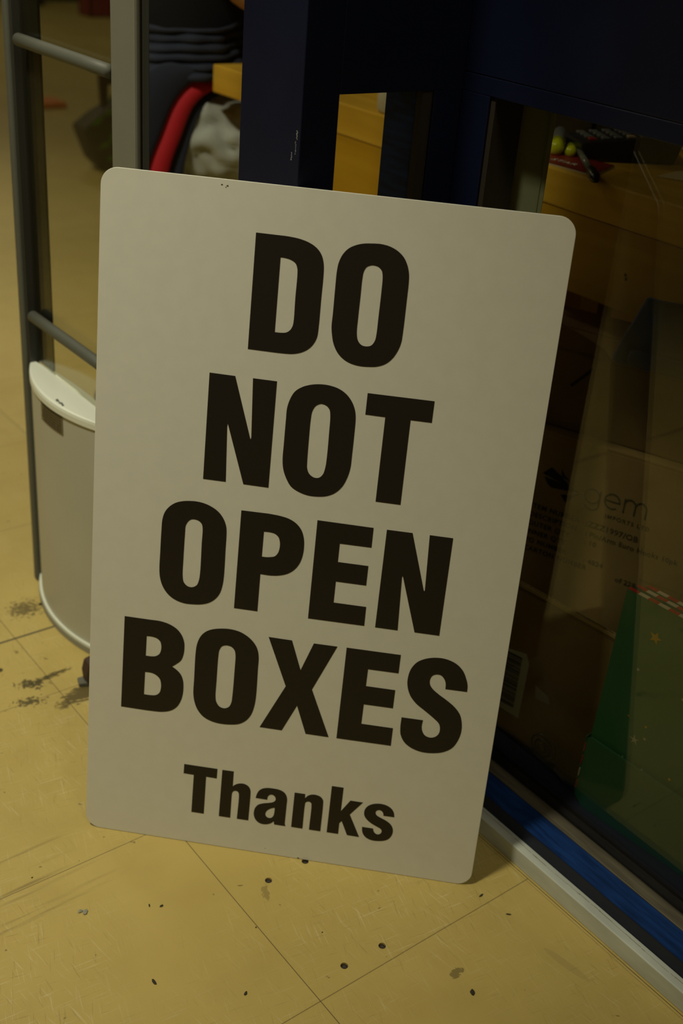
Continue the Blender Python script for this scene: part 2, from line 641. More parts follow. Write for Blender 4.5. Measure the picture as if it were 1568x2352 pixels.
structure(boxes('trim_1', [((0.849, YN, 0), (0.8649, YP - 0.02, 0.0247)), ((X0 + .01, YP - 0.0225, 0), (0.8649, YP - 0.0065, 0.0247))], KERB, bevel=0.0012))
bm = bmesh.new()
y = YN
while y < 0.9:
    ln = random.uniform(.004, .02)
    xx = 0.8588 + .0008 * math.sin(y * 40) + random.uniform(-.0003, .0003)
    add_box(bm, (xx, y, .0246), (xx + random.uniform(.0002, .0007), y + ln, .0248))
    y += ln * random.uniform(.8, 1.3)
structure(link_bm('trim_8', bm, mat('dirt_line', (.22, .20, .13), rough=.9)))
rail = structure(prism('trim_2', [(0.8649, 0.0), (0.935, 0.0), (0.935, 0.040), (0.925, 0.040), (0.925, 0.034), (0.9215, 0.034), (0.9005, 0.034), (0.8985, 0.0432), (0.8649, 0.0432)], 1, YN, YP, BLUE))
sill = structure(box('trim_3', (0.8652, YN, 0.0432), (0.8985, YP, 0.0438), SILL))
chan = structure(box('trim_4', (0.9012, YN, 0.034), (0.9205, YP, 0.0425), CHANNEL, bevel=0.0008))

wr = structure(empty('wall_right_booth', (XP, 0, 0), 'x', 'x'))
del wr['label'], wr['category']
for nm, lo, hi, mm in (
        ('header', (XP, YN, ZH + 0.0185), (0.935, YP, PH), BLUE),
        ('header_lip', (XP, YN, ZH), (0.932, YP, ZH + 0.0178), BLUE),
        ('corner_post', (XP, YP - 0.0406, 0.043), (0.9165, YP, ZH), BLUE),
        ('post_gasket', (XP + 0.003, YP - 0.0470, 0.043), (0.9165, YP - 0.0406, ZH), GASKET),
        ('near_post', (XP, YN, 0.043), (0.935, YN + 0.05, ZH), BLUE)):
    reparent(box(nm, lo, hi, mm, bevel=0.0008), wr)
structure(box('window_1', (0.918, YN + .01, 0.0405), (0.9225, YP + 0.001, ZH + 0.01), GLASS_B))
REFLECTION = glass_mat('reflection_band', (0.42, 0.42, 0.36), boost=0.6)  # pale see-through material imitating a band of light reflected in the window
_nt = REFLECTION.node_tree
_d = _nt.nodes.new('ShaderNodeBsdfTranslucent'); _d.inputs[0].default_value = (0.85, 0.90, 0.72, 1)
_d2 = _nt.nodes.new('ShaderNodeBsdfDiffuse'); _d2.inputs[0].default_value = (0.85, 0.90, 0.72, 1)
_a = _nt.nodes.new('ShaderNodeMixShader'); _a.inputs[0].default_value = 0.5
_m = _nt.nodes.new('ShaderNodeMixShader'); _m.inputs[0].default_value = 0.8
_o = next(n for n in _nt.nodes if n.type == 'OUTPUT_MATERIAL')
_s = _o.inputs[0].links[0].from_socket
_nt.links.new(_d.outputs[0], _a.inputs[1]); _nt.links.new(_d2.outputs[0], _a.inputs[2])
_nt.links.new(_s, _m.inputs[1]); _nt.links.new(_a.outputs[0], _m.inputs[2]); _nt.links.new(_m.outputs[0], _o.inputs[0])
structure(box('reflection_strip', (0.9240, 0.834, 0.050), (0.9255, YP + 0.001, ZH + 0.012), REFLECTION))  # added strip standing in for the reflection, with its thinner edge below
structure(box('reflection_strip_edge', (0.9256, 0.8285, 0.050), (0.9262, 0.838, ZH + 0.012), REFLECTION))

wb = structure(empty('wall_back_booth', (X0, YP, 0), 'x', 'x'))
del wb['label'], wb['category']
for nm, lo, hi, mm in (
        ('header', (X0 + 0.0437, YP, ZH), (XP + .05, YP + 0.05, PH), BLUE),
        ('post', (X0, YP, 0), (X0 + 0.0437, YB, PH), BLUE),
        ('jamb', (0.8344, YP + 0.0005, 0.0), (XP + .05, YP + 0.045, ZH), BLUE),
        ('inner_jamb', (0.8210, YP + 0.013, 0.0), (0.8344, YP + 0.060, ZH), SILL),
        ('bottom_rail', (X0 + 0.0437, YP, 0.0), (0.8344, YP + 0.045, 0.05), BLUE)):
    reparent(box(nm, lo, hi, mm, bevel=0.0008), wb)
reparent(box('gasket', (0.8212, YP + 0.0035, 0.05), (0.8344, YP + 0.0128, ZH), GASKET), wb)
SCUFF = mat('scuff_pale', (0.30, 0.31, 0.33), rough=0.7)
bm = bmesh.new()
for z0, z1, y0, wd in ((0.800, 0.8085, 0.9165, 0.0022), (0.786, 0.799, 0.9180, 0.0010), (0.7795, 0.787, 0.9235, 0.0018)):
    n = 9
    for i in range(n):
        a = z0 + (z1 - z0) * i / n
        ww = wd * random.uniform(0.35, 1.0)
        s = random.uniform(-.0006, .0006)
        add_box(bm, (X0 - 0.00025, y0 + s, a), (X0 + 0.0001, y0 + s + ww, a + (z1 - z0) / n * random.uniform(.5, .95)))
reparent(link_bm('scuff_mark', bm, SCUFF), wb)
structure(box('window_2', (X0 + 0.0437, YP + 0.006, 0.05), (0.8215, YP + 0.0105, ZH), GLASS_S))
# raised booth floor behind the glass
structure(boxes('trim_5', [((0.935, YN, 0.0), (2.3, YP, 0.040)), ((0.935, YN, 0.0), (0.962, YP, 0.050))], mat('booth_base', (0.03, 0.03, 0.05), rough=0.5)))

# ------------------------------------------------------------------ the sign
A = -0.78733187
E_ = Vector((math.cos(A), math.sin(A), 0))
N_ = Vector((-math.sin(A), math.cos(A), 0))
TH = 0.14426651
U_ = Vector((0, 0, 1)) * math.cos(TH) + N_ * math.sin(TH)
F_ = E_.cross(U_)      # out of the face, towards the viewer
SM = Matrix.Identity(4)
for i in range(3):
    SM[i][0], SM[i][1], SM[i][2] = E_[i], U_[i], F_[i]
SM.translation = Vector((0.45338333, 0.9698134, 0.0004))
SW, SH = 0.46273329, 0.76493516
sign = empty('warning_sign', (0.45338333, 0.9698134, 0), 'white plastic sign board reading DO NOT OPEN BOXES Thanks, leaning in the booth corner', 'sign')


def rrect(w, h, r, n=10):
    pts = []
    for cx, cy, a0 in ((w - r, r, -90), (w - r, h - r, 0), (r, h - r, 90), (r, r, 180)):
        for i in range(n + 1):
            a = math.radians(a0 + 90 * i / n)
            pts.append((cx + r * math.cos(a), cy + r * math.sin(a)))
    return pts


bm = bmesh.new()
add_prism(bm, rrect(SW, SH, 0.0175), 2, -0.0022, 0.0, SM)
bmesh.ops.recalc_face_normals(bm, faces=bm.faces)
for f in bm.faces:
    f.material_index = 0 if len(f.verts) > 6 else 1
panel = link_bm('panel', bm, [SIGN, SIGN_E], bevel=0.0004, seg=1)
reparent(panel, sign)

# letter outlines in millimetres on the board (x, y, corner flag)
LETTERS = {
    'DO': [
        [(157, 717.9, 1), (185.8, 717.8, 1), (190.4, 717.6, 0), (200.9, 716.5, 0), (211.5, 713.4, 0), (218.8, 708.9, 0), (223.4, 703.1, 0), (225.9, 695.5, 0), (226.7, 686.5, 0), (226.6, 658.9, 0), (226.6, 632, 0), (225.9, 622.5, 0), (223.6, 616.3, 0), (219.3, 610.4, 0), (212.6, 605.7, 0), (204.5, 602.9, 0), (196.2, 602, 0), (156.8, 602.1, 1)],
        [(183, 696.8, 1), (187.5, 696.7, 0), (193.4, 695.5, 0), (198, 692.9, 0), (200.2, 688.6, 0), (200.9, 683.5, 0), (200.8, 659.4, 0), (200.9, 633.7, 0), (199.9, 629.4, 0), (197.9, 626, 0), (194.5, 623.5, 0), (189.8, 622.6, 0), (182.9, 622.4, 1)],
        [(270.5, 719.9, 0), (279.6, 720.4, 0), (288.8, 719, 0), (297.2, 715.3, 0), (303.5, 709.9, 0), (307.8, 702.5, 0), (310, 694.8, 0), (310.7, 687, 0), (310.8, 666.4, 0), (310.7, 637.4, 0), (310.1, 626.8, 0), (307.6, 618.2, 0), (303.2, 610, 0), (296.9, 603.8, 0), (289, 600.2, 0), (279.7, 598.8, 0), (270.3, 598.6, 0), (260.6, 600.5, 0), (253.1, 604.4, 0), (247.2, 610.2, 0), (242.9, 618, 0), (240.6, 626.6, 0), (239.4, 634.7, 0), (239.5, 648.8, 0), (239.4, 674.2, 0), (239.5, 689.1, 0), (240.6, 698.3, 0), (243.8, 706.5, 0), (248.9, 712.7, 0), (256, 716.8, 0), (263.2, 719, 0)],
        [(274.4, 699.3, 0), (279.6, 698.4, 0), (283.2, 695.2, 0), (284.7, 689.7, 0), (285.1, 674.9, 0), (284.9, 649.5, 0), (284.7, 632, 0), (283.9, 626, 0), (280.9, 620.9, 0), (276.4, 619.2, 0), (271.1, 619.9, 0), (267.1, 623.9, 0), (265.2, 630.8, 0), (264.9, 646, 0), (265.1, 666.9, 0), (265.2, 685.2, 0), (265.9, 692.1, 0), (268.3, 696.9, 0), (271.6, 698.7, 0)],
    ],
    'NOT': [
        [(119, 572.9, 1), (145.8, 572.6, 1), (165.4, 509.6, 1), (166.3, 507.6, 1), (166.8, 509.8, 1), (164.2, 572.6, 1), (189.1, 572.4, 1), (188.8, 457.4, 1), (161.9, 457.6, 1), (142.5, 517.7, 1), (141.2, 521.7, 1), (140.8, 517.5, 1), (143, 457.7, 1), (118.6, 457.7, 1)],
        [(231.9, 574.8, 0), (241.6, 575, 0), (252.4, 572.8, 0), (260.9, 568, 0), (267.3, 560.9, 0), (271.1, 553, 0), (272.7, 544.9, 0), (273.1, 528, 0), (273, 504.1, 0), (272.7, 490.3, 0), (270.5, 479.5, 0), (266.4, 469.4, 0), (259.7, 461.4, 0), (251.7, 456.8, 0), (243.5, 454.9, 0), (231.7, 454.5, 0), (221.4, 457, 0), (212.6, 461.9, 0), (206.9, 470, 0), (203.1, 479.1, 0), (201.4, 489.3, 0), (201.3, 508.3, 0), (201.4, 533.9, 0), (201.6, 545.8, 0), (204.1, 556.1, 0), (208.3, 564.2, 0), (215.2, 569.7, 0), (223.1, 573, 0)],
        [(236.9, 554.7, 0), (242, 553.3, 0), (245.3, 549.7, 0), (246.6, 544, 0), (247.1, 524.6, 0), (247.2, 497.2, 0), (246.5, 486.7, 0), (244.6, 479.5, 0), (240.8, 475.5, 0), (235.8, 475.1, 0), (230.5, 478.4, 0), (227.8, 484.2, 0), (227.2, 491.1, 0), (226.9, 513.4, 0), (227, 537.2, 0), (227.9, 545.8, 0), (230.7, 551.5, 0), (233.8, 553.8, 0)],
        [(282.3, 571.9, 1), (350.3, 572, 1), (350.2, 549.4, 1), (328.6, 549.4, 1), (328.7, 457.6, 1), (302.5, 457.6, 1), (302.7, 549.2, 1), (282.2, 549.4, 1)],
    ],
    'OPEN': [
        [(104.1, 430.7, 0), (113, 431.3, 0), (122, 430.2, 0), (131.2, 426.8, 0), (138.2, 422, 0), (143.6, 415.1, 0), (146.7, 407.2, 0), (147.5, 399.1, 0), (147.6, 381.2, 0), (147.7, 348.5, 0), (146.7, 337.3, 0), (144.4, 328.3, 0), (139.7, 320.8, 0), (133.1, 315.4, 0), (125.2, 312.3, 0), (116, 310.9, 0), (105.6, 310.6, 0), (95, 313.4, 0), (86.7, 319, 0), (80.5, 327.4, 0), (77.2, 336.8, 0), (76, 346.4, 0), (76, 365.9, 0), (76.3, 393.6, 0), (76.8, 405.6, 0), (79, 414.2, 0), (83.8, 421.4, 0), (90.3, 426.6, 0), (97.5, 429.4, 0)],
        [(110.8, 410.7, 0), (115.9, 410, 0), (119.7, 407, 0), (121.2, 401.8, 0), (121.2, 384.5, 0), (121.2, 348.2, 0), (120.2, 339.5, 0), (118.2, 334.2, 0), (113.2, 331.1, 0), (108, 331.7, 0), (103.8, 335.8, 0), (102.2, 342.9, 0), (102, 363.6, 0), (102.3, 393.8, 0), (102.7, 402.2, 0), (105.3, 407.5, 0), (108, 409.9, 0)],
        [(161.8, 428.1, 1), (191.2, 428.4, 1), (203.4, 427.6, 0), (213.5, 425.6, 0), (221.6, 421.4, 0), (227.7, 414.7, 0), (230.9, 406.3, 0), (232, 397, 0), (231.5, 386.2, 0), (228.8, 376.2, 0), (223.8, 368.2, 0), (216.4, 362.3, 0), (206.6, 358.9, 0), (197.6, 357.8, 0), (187.4, 357.9, 1), (187.3, 313.3, 1), (161.2, 313.3, 1)],
        [(187.7, 407.4, 1), (193.8, 407.6, 0), (199.5, 406.7, 0), (203.6, 403.6, 0), (205.7, 397.9, 0), (206, 392, 0), (204.7, 385.3, 0), (201.5, 380.8, 0), (196, 379, 0), (191.6, 378.4, 0), (187.5, 378.4, 1)],
        [(243.7, 428.4, 1), (303.6, 428.1, 1), (303.7, 405.6, 1), (269.8, 405.4, 1), (269.7, 384.1, 1), (302.6, 384.2, 1), (302.6, 361.4, 1), (269.7, 361.3, 1), (269.6, 336.3, 1), (305.2, 336.4, 1), (305.4, 313.8, 1), (243.5, 313.4, 1)],
        [(317.7, 428.1, 1), (344.9, 428.2, 1), (364.2, 365.1, 1), (365, 364, 1), (365.4, 365.3, 1), (363, 428.4, 1), (387.6, 428.4, 1), (387.2, 314.6, 1), (360.3, 314.5, 1), (340.8, 376.6, 1), (340, 378.3, 1), (339.6, 376.4, 1), (341.9, 314, 1), (317.3, 313.9, 1)],
    ],
    'BOXES': [
        [(39, 284.7, 1), (67.8, 284.7, 1), (79.2, 284.7, 0), (89.4, 282.7, 0), (98.4, 278.2, 0), (104.4, 271.6, 0), (107.7, 263.8, 0), (108.5, 255.6, 0), (107.8, 247.1, 0), (105.4, 239.7, 0), (100.5, 234.5, 0), (95.6, 230.4, 1), (100.9, 227, 0), (106.2, 221.6, 0), (108.9, 214.9, 0), (109.8, 206.5, 0), (109.4, 196.4, 0), (107.3, 187.4, 0), (103.1, 179.5, 0), (96.9, 174.1, 0), (87.9, 170.9, 0), (77.5, 169.9, 0), (38.4, 169.8, 1)],
        [(65, 264, 1), (71.1, 264.2, 0), (76.9, 262.9, 0), (80.6, 259.6, 0), (82.1, 254.2, 0), (81.8, 247.9, 0), (79.9, 243.4, 0), (75.9, 240.4, 0), (70.8, 239.4, 0), (64.8, 239.3, 1)],
        [(64.8, 218.7, 1), (71.7, 218.8, 0), (77.5, 216.9, 0), (82, 212.7, 0), (83.8, 206.5, 0), (83.7, 199.4, 0), (82, 194.1, 0), (78, 190.9, 0), (71.5, 189.9, 0), (64.6, 189.9, 1)],
        [(149.6, 286.3, 0), (159.6, 287, 0), (169.7, 285.4, 0), (178.7, 281.1, 0), (186.1, 274.7, 0), (190.7, 267.2, 0), (192.8, 257.8, 0), (193, 242.5, 0), (193.3, 208.7, 0), (192.3, 195.7, 0), (189.3, 183.7, 0), (183.5, 174.8, 0), (176.1, 169.6, 0), (165.9, 167.2, 0), (154.3, 166.5, 0), (143.9, 168.1, 0), (134.6, 172.4, 0), (127.7, 180, 0), (123.8, 188.7, 0), (121.6, 199.8, 0), (121.5, 219.8, 0), (121.5, 252.1, 0), (122.6, 263.4, 0), (125.9, 272.9, 0), (131.2, 279.4, 0), (138.5, 283.6, 0)],
        [(156.5, 266.6, 0), (161.6, 265.6, 0), (165.2, 261.8, 0), (166.6, 256.4, 0), (166.8, 238.3, 0), (166.4, 204.3, 0), (165.7, 195.6, 0), (163.2, 189.7, 0), (158.2, 187, 0), (152.4, 188.4, 0), (148.4, 194.2, 0), (147.2, 201.2, 0), (147.2, 221.1, 0), (147.4, 252, 0), (148.1, 259.1, 0), (150.3, 264, 0), (153.4, 266, 0)],
        [(202.1, 284.2, 1), (228.3, 284, 1), (240.7, 249.2, 1), (252.6, 284.1, 1), (278.8, 284.3, 1), (255.5, 227.1, 1), (279.6, 169.8, 1), (253.1, 169.8, 1), (240.5, 204, 1), (225.7, 169.7, 1), (200.2, 169.7, 1), (225.8, 226.4, 1)],
        [(289, 284.7, 1), (348.8, 285.1, 1), (348.8, 262.5, 1), (315, 262.2, 1), (314.8, 241.1, 1), (347.5, 241.2, 1), (347.5, 218.4, 1), (314.8, 218.1, 1), (314.6, 193.1, 1), (350.3, 193.3, 1), (350.4, 170.7, 1), (288.5, 170.1, 1)],
        [(425.7, 251.8, 1), (401.9, 251.5, 1), (401.2, 258.9, 0), (398.9, 263.9, 0), (395.3, 267.3, 0), (390.4, 267.8, 0), (385.9, 265.4, 0), (383.9, 260.1, 0), (384.6, 254.4, 0), (387.9, 249.6, 0), (395.8, 243.6, 0), (406.2, 237.2, 0), (415.1, 230.5, 0), (421.8, 222.4, 0), (425.1, 212, 0), (425.9, 201.1, 0), (423.6, 189.5, 0), (418.5, 179.3, 0), (409.6, 172.6, 0), (398.6, 169.3, 0), (385.6, 168.6, 0), (373.8, 171.7, 0), (365, 177.7, 0), (359.9, 186.2, 0), (358.4, 195.2, 0), (358.3, 208.7, 1), (382.3, 208.9, 1), (381.8, 201, 0), (383.3, 194.8, 0), (387.1, 189.9, 0), (393, 188.4, 0), (398.4, 190.5, 0), (401.6, 195.1, 0), (402.1, 201.7, 0), (400, 207.8, 0), (394, 213.2, 0), (382.5, 221.4, 0), (372, 228.8, 0), (364.5, 237.6, 0), (360.3, 248.7, 0), (359.6, 259.4, 0), (361.9, 270.5, 0), (367.6, 279.4, 0), (376.4, 284.9, 0), (387.1, 287.8, 0), (398.2, 287.8, 0), (409.8, 283.8, 0), (417.8, 276.8, 0), (423, 266.9, 0), (425.3, 259.3, 0)],
    ],
    'Thanks': [
        [(115.8, 106, 1), (155.1, 106.1, 1), (155, 93.3, 1), (142.4, 93.5, 1), (142.4, 42.5, 1), (127.5, 42.4, 1), (127.7, 93.5, 1), (115.6, 93.6, 1)],
        [(160.9, 105.9, 1), (174.4, 106.1, 1), (174.5, 86, 1), (177.7, 89, 0), (182.7, 91.2, 0), (188.2, 91.4, 0), (193.1, 88.8, 0), (195.4, 84.8, 0), (195.9, 80.9, 0), (195.8, 42.8, 1), (182.1, 42.6, 1), (182.4, 76.5, 0), (181.6, 78.9, 0), (180, 80.3, 0), (177.8, 80.5, 0), (175.7, 79.5, 0), (174.4, 77.1, 0), (174.1, 74.1, 0), (174.2, 42.6, 1), (160.5, 42.5, 1)],
        [(216.1, 75, 1), (202.3, 75.1, 1), (203.5, 80.8, 0), (205.7, 85.6, 0), (209.7, 89.1, 0), (215.1, 90.8, 0), (222.8, 91.3, 0), (229.6, 90.7, 0), (234.9, 88.3, 0), (237.7, 84.9, 0), (239.2, 79.7, 0), (239.2, 71.8, 0), (239.1, 48.8, 0), (239.1, 45.8, 1), (240.2, 42.8, 1), (226.7, 42.7, 1), (225.9, 46.9, 1), (222.9, 43.9, 0), (218.8, 41.7, 0), (213.7, 40.8, 0), (208.4, 42, 0), (204.3, 45.5, 0), (201.9, 51.1, 0), (201.7, 57.1, 0), (203.1, 62.3, 0), (206.2, 66.4, 0), (211.6, 69.1, 0), (218.3, 71, 0), (222.9, 72.7, 0), (225.3, 75, 0), (225.9, 77.8, 0), (224.8, 80.6, 0), (222.6, 82.5, 0), (219.8, 82.7, 0), (217.2, 80.7, 0), (216.2, 78.1, 0)],
        [(225.7, 65.7, 1), (222.2, 64.4, 0), (218.2, 61.5, 0), (215.8, 58.1, 0), (215.4, 54.5, 0), (216.8, 51.8, 0), (219.4, 50.5, 0), (222.4, 51, 0), (224.6, 53.7, 0), (225.5, 57.4, 0)],
        [(247.2, 90.3, 1), (259.6, 90.4, 1), (259.8, 84.8, 1), (262.9, 88.7, 0), (267.5, 91.1, 0), (273.2, 91.3, 0), (278.2, 89.4, 0), (280.9, 85.8, 0), (281.4, 81.8, 0), (281.5, 43.2, 1), (268, 43.1, 1), (268.1, 77.3, 0), (267.4, 79.8, 0), (265.3, 81.1, 0), (263.1, 80.8, 0), (261, 79.3, 0), (260.5, 76.5, 0), (260.3, 43, 1), (246.9, 43.1, 1)],
        [(289.3, 106.6, 1), (302.9, 106.7, 1), (302.8, 74.9, 1), (312.4, 90.9, 1), (327, 90.9, 1), (313.5, 72.2, 1), (327.2, 43.6, 1), (312.9, 43.7, 1), (305, 61.6, 1), (302.5, 58.4, 1), (302.5, 43.4, 1), (289, 43.3, 1)],
        [(364.8, 77.7, 1), (352.2, 77.5, 1), (351.7, 80.5, 0), (350.1, 83, 0), (347.4, 84.2, 0), (345, 83.7, 0), (343.1, 81.8, 0), (342.9, 79.3, 0), (344.6, 76.5, 0), (349.4, 74, 0), (355.8, 71.3, 0), (361, 67.8, 0), (364, 63.8, 0), (365.3, 58.3, 0), (364.4, 52.4, 0), (361.5, 47.2, 0), (357, 44.1, 0), (351, 42.4, 0), (344, 41.8, 0), (337.7, 43.1, 0), (333, 46.4, 0), (330.2, 51.3, 0), (329.3, 58, 1), (342.2, 58, 1), (342.9, 55.2, 0), (344.7, 52.4, 0), (347.4, 51, 0), (350.4, 51.7, 0), (352.2, 54.3, 0), (352.3, 56.9, 0), (351, 59.1, 0), (346.3, 61.5, 0), (339.9, 64.5, 0), (334.2, 68.6, 0), (330.9, 72.7, 0), (329.7, 77.1, 0), (330.3, 82.3, 0), (333.1, 87.1, 0), (338, 90.6, 0), (343, 92.2, 0), (349.1, 92.7, 0), (355.3, 91.4, 0), (360.4, 88.3, 0), (363.6, 83.7, 0)],
    ],
}


def smooth_path(pts):
    """k=1 corner, k=0 smooth; Catmull-Rom (centripetal) through smooth runs"""
    n = len(pts)
    out = []
    P = [Vector((p[0], p[1], 0)) for p in pts]
    K = [p[2] for p in pts]
    allsmooth = not any(K)
    for i in range(n):
        j = (i + 1) % n
        p1, p2 = P[i], P[j]
        out.append((p1.x, p1.y))
        if K[i] and K[j]:
            continue
        p0 = P[i - 1] if not K[i] else p1 + (p1 - p2)
        p3 = P[(j + 1) % n] if not K[j] else p2 + (p2 - p1)
        t0 = 0
        t1 = t0 + max((p1 - p0).length, 1e-6) ** 0.5
        t2 = t1 + max((p2 - p1).length, 1e-6) ** 0.5
        t3 = t2 + max((p3 - p2).length, 1e-6) ** 0.5
        steps = 5
        for s in range(1, steps):
            t = t1 + (t2 - t1) * s / steps
            A1 = (t1 - t) / (t1 - t0) * p0 + (t - t0) / (t1 - t0) * p1
            A2 = (t2 - t) / (t2 - t1) * p1 + (t - t1) / (t2 - t1) * p2
            A3 = (t3 - t) / (t3 - t2) * p2 + (t - t2) / (t3 - t2) * p3
            B1 = (t2 - t) / (t2 - t0) * A1 + (t - t0) / (t2 - t0) * A2
            B2 = (t3 - t) / (t3 - t1) * A2 + (t - t1) / (t3 - t1) * A3
            C = (t2 - t) / (t2 - t1) * B1 + (t - t1) / (t2 - t1) * B2
            out.append((C.x, C.y))
    return out


def filled(name, paths, M, m, parent, depth=0.0001, scale=0.001):
    """flat filled outlines (even-odd) as a mesh"""
    c = bpy.data.curves.new('c', 'CURVE')
    c.dimensions = '2D'
    c.fill_mode = 'BOTH'
    c.extrude = depth
    for pts in paths:
        sp = c.splines.new('POLY')
        sp.points.add(len(pts) - 1)
        for k, (x, y) in enumerate(pts):
            sp.points[k].co = (x * scale, y * scale, 0, 1)
        sp.use_cyclic_u = True
    o = bpy.data.objects.new('c', c)
    COL.objects.link(o)
    dg = bpy.context.evaluated_depsgraph_get()
    me = bpy.data.meshes.new_from_object(o.evaluated_get(dg))
    bpy.data.objects.remove(o)
    bm = bmesh.new()
    bm.from_mesh(me)
    bmesh.ops.transform(bm, matrix=M, verts=bm.verts)
    o = link_bm(name, bm, m)
    if parent:
        reparent(o, parent)
    return o


LM = SM @ Matrix.Translation((0, 0, 0.0002))
for word, paths in LETTERS.items():
    o = filled('lettering', [smooth_path(p) for p in paths], LM, INK, sign)
    o['label'] = 'black printed word %s' % word
# chips and nicks on the edge of the board
NICK = mat('nick_brown', (0.06, 0.045, 0.02), rough=0.8)
bm = bmesh.new()
for x, y, r in ((0.1205, 0.7595, 0.0012), (0.1245, 0.7575, 0.0009), (0.1262, 0.7588, 0.0012), (0.2185, 0.0075, 0.0006), (0.259, 0.0012, 0.0015)):
    pts = [(x + r * random.uniform(.5, 1.2) * math.cos(k), y + 0.6 * r * random.uniform(.5, 1.2) * math.sin(k)) for k in [i * 2 * math.pi / 7 for i in range(7)]]
    add_prism(bm, pts, 2, 0.0, 0.0002, SM)
reparent(link_bm('nick_mark', bm, NICK), sign)

# ------------------------------------------------------------------ security gate
XG = 0.644
gate = empty('security_gate', (XG, 1.36, 0), 'pale grey security gate with glass pane and rounded white base, behind the sign', 'security gate')


def part(o, root, label=None):
    reparent(o, root)
    if label:
        o['label'] = label
    return o


def lens(y0, y1, bulge, n=24, xo=0.0, both=True):
    """plan of a lens-shaped foot between y0 and y1"""
    h = (y1 - y0) / 2
    R = (h * h + bulge * bulge) / (2 * bulge)
    yc = (y0 + y1) / 2
    a = math.asin(h / R)
    L = []
    for i in range(n + 1):
        t = -a + 2 * a * i / n
        L.append((XG - xo - (R * math.cos(t) - (R - bulge)), yc + R * math.sin(t)))
    Rr = [(XG + (XG - x) * .4, y) for x, y in reversed(L)]
    return L + (Rr[1:-1] if both else [])


G0, G1 = 1.228, 1.500
part(prism('base_body', lens(G0, G1, 0.0375), 2, 0.012, 0.366, WHITE, smooth=False), gate)
capo = lens(G0 - .002, G1 + .002, 0.0405)
capi = lens(G0, G1, 0.036)
bm = bmesh.new()
rings = []
for pts, z in ((capo, 0.364), (capo, 0.371), ([(XG + (x - XG) * .97, y) for x, y in capo], 0.3745), (capi, 0.3755)):
    rings.append([bm.verts.new((x, y, z)) for x, y in pts])
n = len(rings[0])
for a, b in zip(rings, rings[1:]):
    m_ = min(len(a), len(b))
    for k in range(m_):
        bm.faces.new((a[k], a[(k + 1) % m_], b[(k + 1) % m_], b[k]))
bm.faces.new(rings[0][::-1])
bm.faces.new(rings[-1])
bmesh.ops.recalc_face_normals(bm, faces=bm.faces)
part(link_bm('base_cap', bm, CAPM, smooth=False), gate)
foot = lens(G0 - .012, G1 + .010, 0.0425)
part(prism('foot_plate', foot, 2, 0.0005, 0.010, mat('foot_grey', (0.30, 0.30, 0.24), rough=0.5)), gate)
part(prism('foot_trim', lens(G0 - .010, G1 + .008, 0.0412), 2, 0.010, 0.0135, CAPM), gate)
# posts
part(box('post', (0.6400, 1.1790, 0.0), (0.6485, 1.2350, 1.45), ALU, bevel=0.003), gate)
part(boxes('post_strip', [((0.6486, 1.1805, 0.0), (0.6500, 1.2300, 1.45))], ALU_D), gate)
part(box('post_bead', (0.6501, 1.1800, 0.0), (0.6590, 1.2250, 1.45), RAIL, bevel=0.001), gate)
part(box('post', (0.6335, 1.4985, 0.0), (0.6545, 1.5125, 1.45), RAIL, bevel=0.003), gate)
part(box('post_strip', (0.638, 1.4905, 0.366), (0.652, 1.4985, 1.45), ALU_D), gate)
part(box('inner_flange', (0.6515, 1.4580, 0.376), (0.6540, 1.4900, 1.45), mat('flange_grey', (0.028, 0.025, 0.018), rough=0.25)), gate)
part(box('inner_flange_edge', (0.6512, 1.4440, 0.376), (0.6545, 1.4580, 1.45), mat('flange_black', (0.020, 0.021, 0.018), rough=0.3)), gate)
part(box('top_rail', (0.6325, 1.1790, 1.45), (0.6555, 1.5125, 1.475), ALU, bevel=0.006), gate)
part(box('glass_pane', (0.6480, 1.2352, 0.3756), (0.6510, 1.4985, 1.45), GLASS_G), gate)
for z in (0.812, 0.449, 1.2):
    part(tube('crossbar', [(0.6396, 1.2355, z), (0.6396, 1.3, z), (0.6396, 1.4, z), (0.6396, 1.478, z)], 0.0080, RAIL, n=16), gate)
# info sticker and small print on the base
STK = mat('sticker_olive', (0.17, 0.14, 0.065), rough=0.7)
STKI = mat('sticker_ink', (0.06, 0.045, 0.02), rough=0.7)


def base_x(y, bulge=0.0375):
    h = (G1 - G0) / 2
    R = (h * h + bulge * bulge) / (2 * bulge)
    t = math.asin((y - (G0 + G1) / 2) / R)
    return XG - (R * math.cos(t) - (R - bulge))


ys = [1.327 + (1.391 - 1.327) * i / 8 for i in range(9)]
rows = [[(base_x(y) - 0.0006, y, z) for y in ys] for z in (0.333, 0.3615)]
part(loft('rating_sticker', rows, STK), gate)
bm = bmesh.new()
for r in range(6):
    z = 0.3365 + r * 0.0042
    y = 1.331
    while y < 1.385:
        wd = random.uniform(.002, .008)
        if y + wd > 1.388:
            break
        x = base_x(y + wd / 2) - 0.0012
        add_box(bm, (x, y, z), (x + .0004, y + wd, z + .0016))
        y += wd + .0016
part(link_bm('sticker_text', bm, STKI), gate)
bm = bmesh.new()
for i in range(6):
    add_box(bm, (0.6105 + (i % 2) * .0012, 1.330 + i * .0042, 0.3757), (0.6135 + (i % 3) * .0008, 1.3325 + i * .0042, 0.376))
part(link_bm('maker_mark', bm, PRINT), gate)
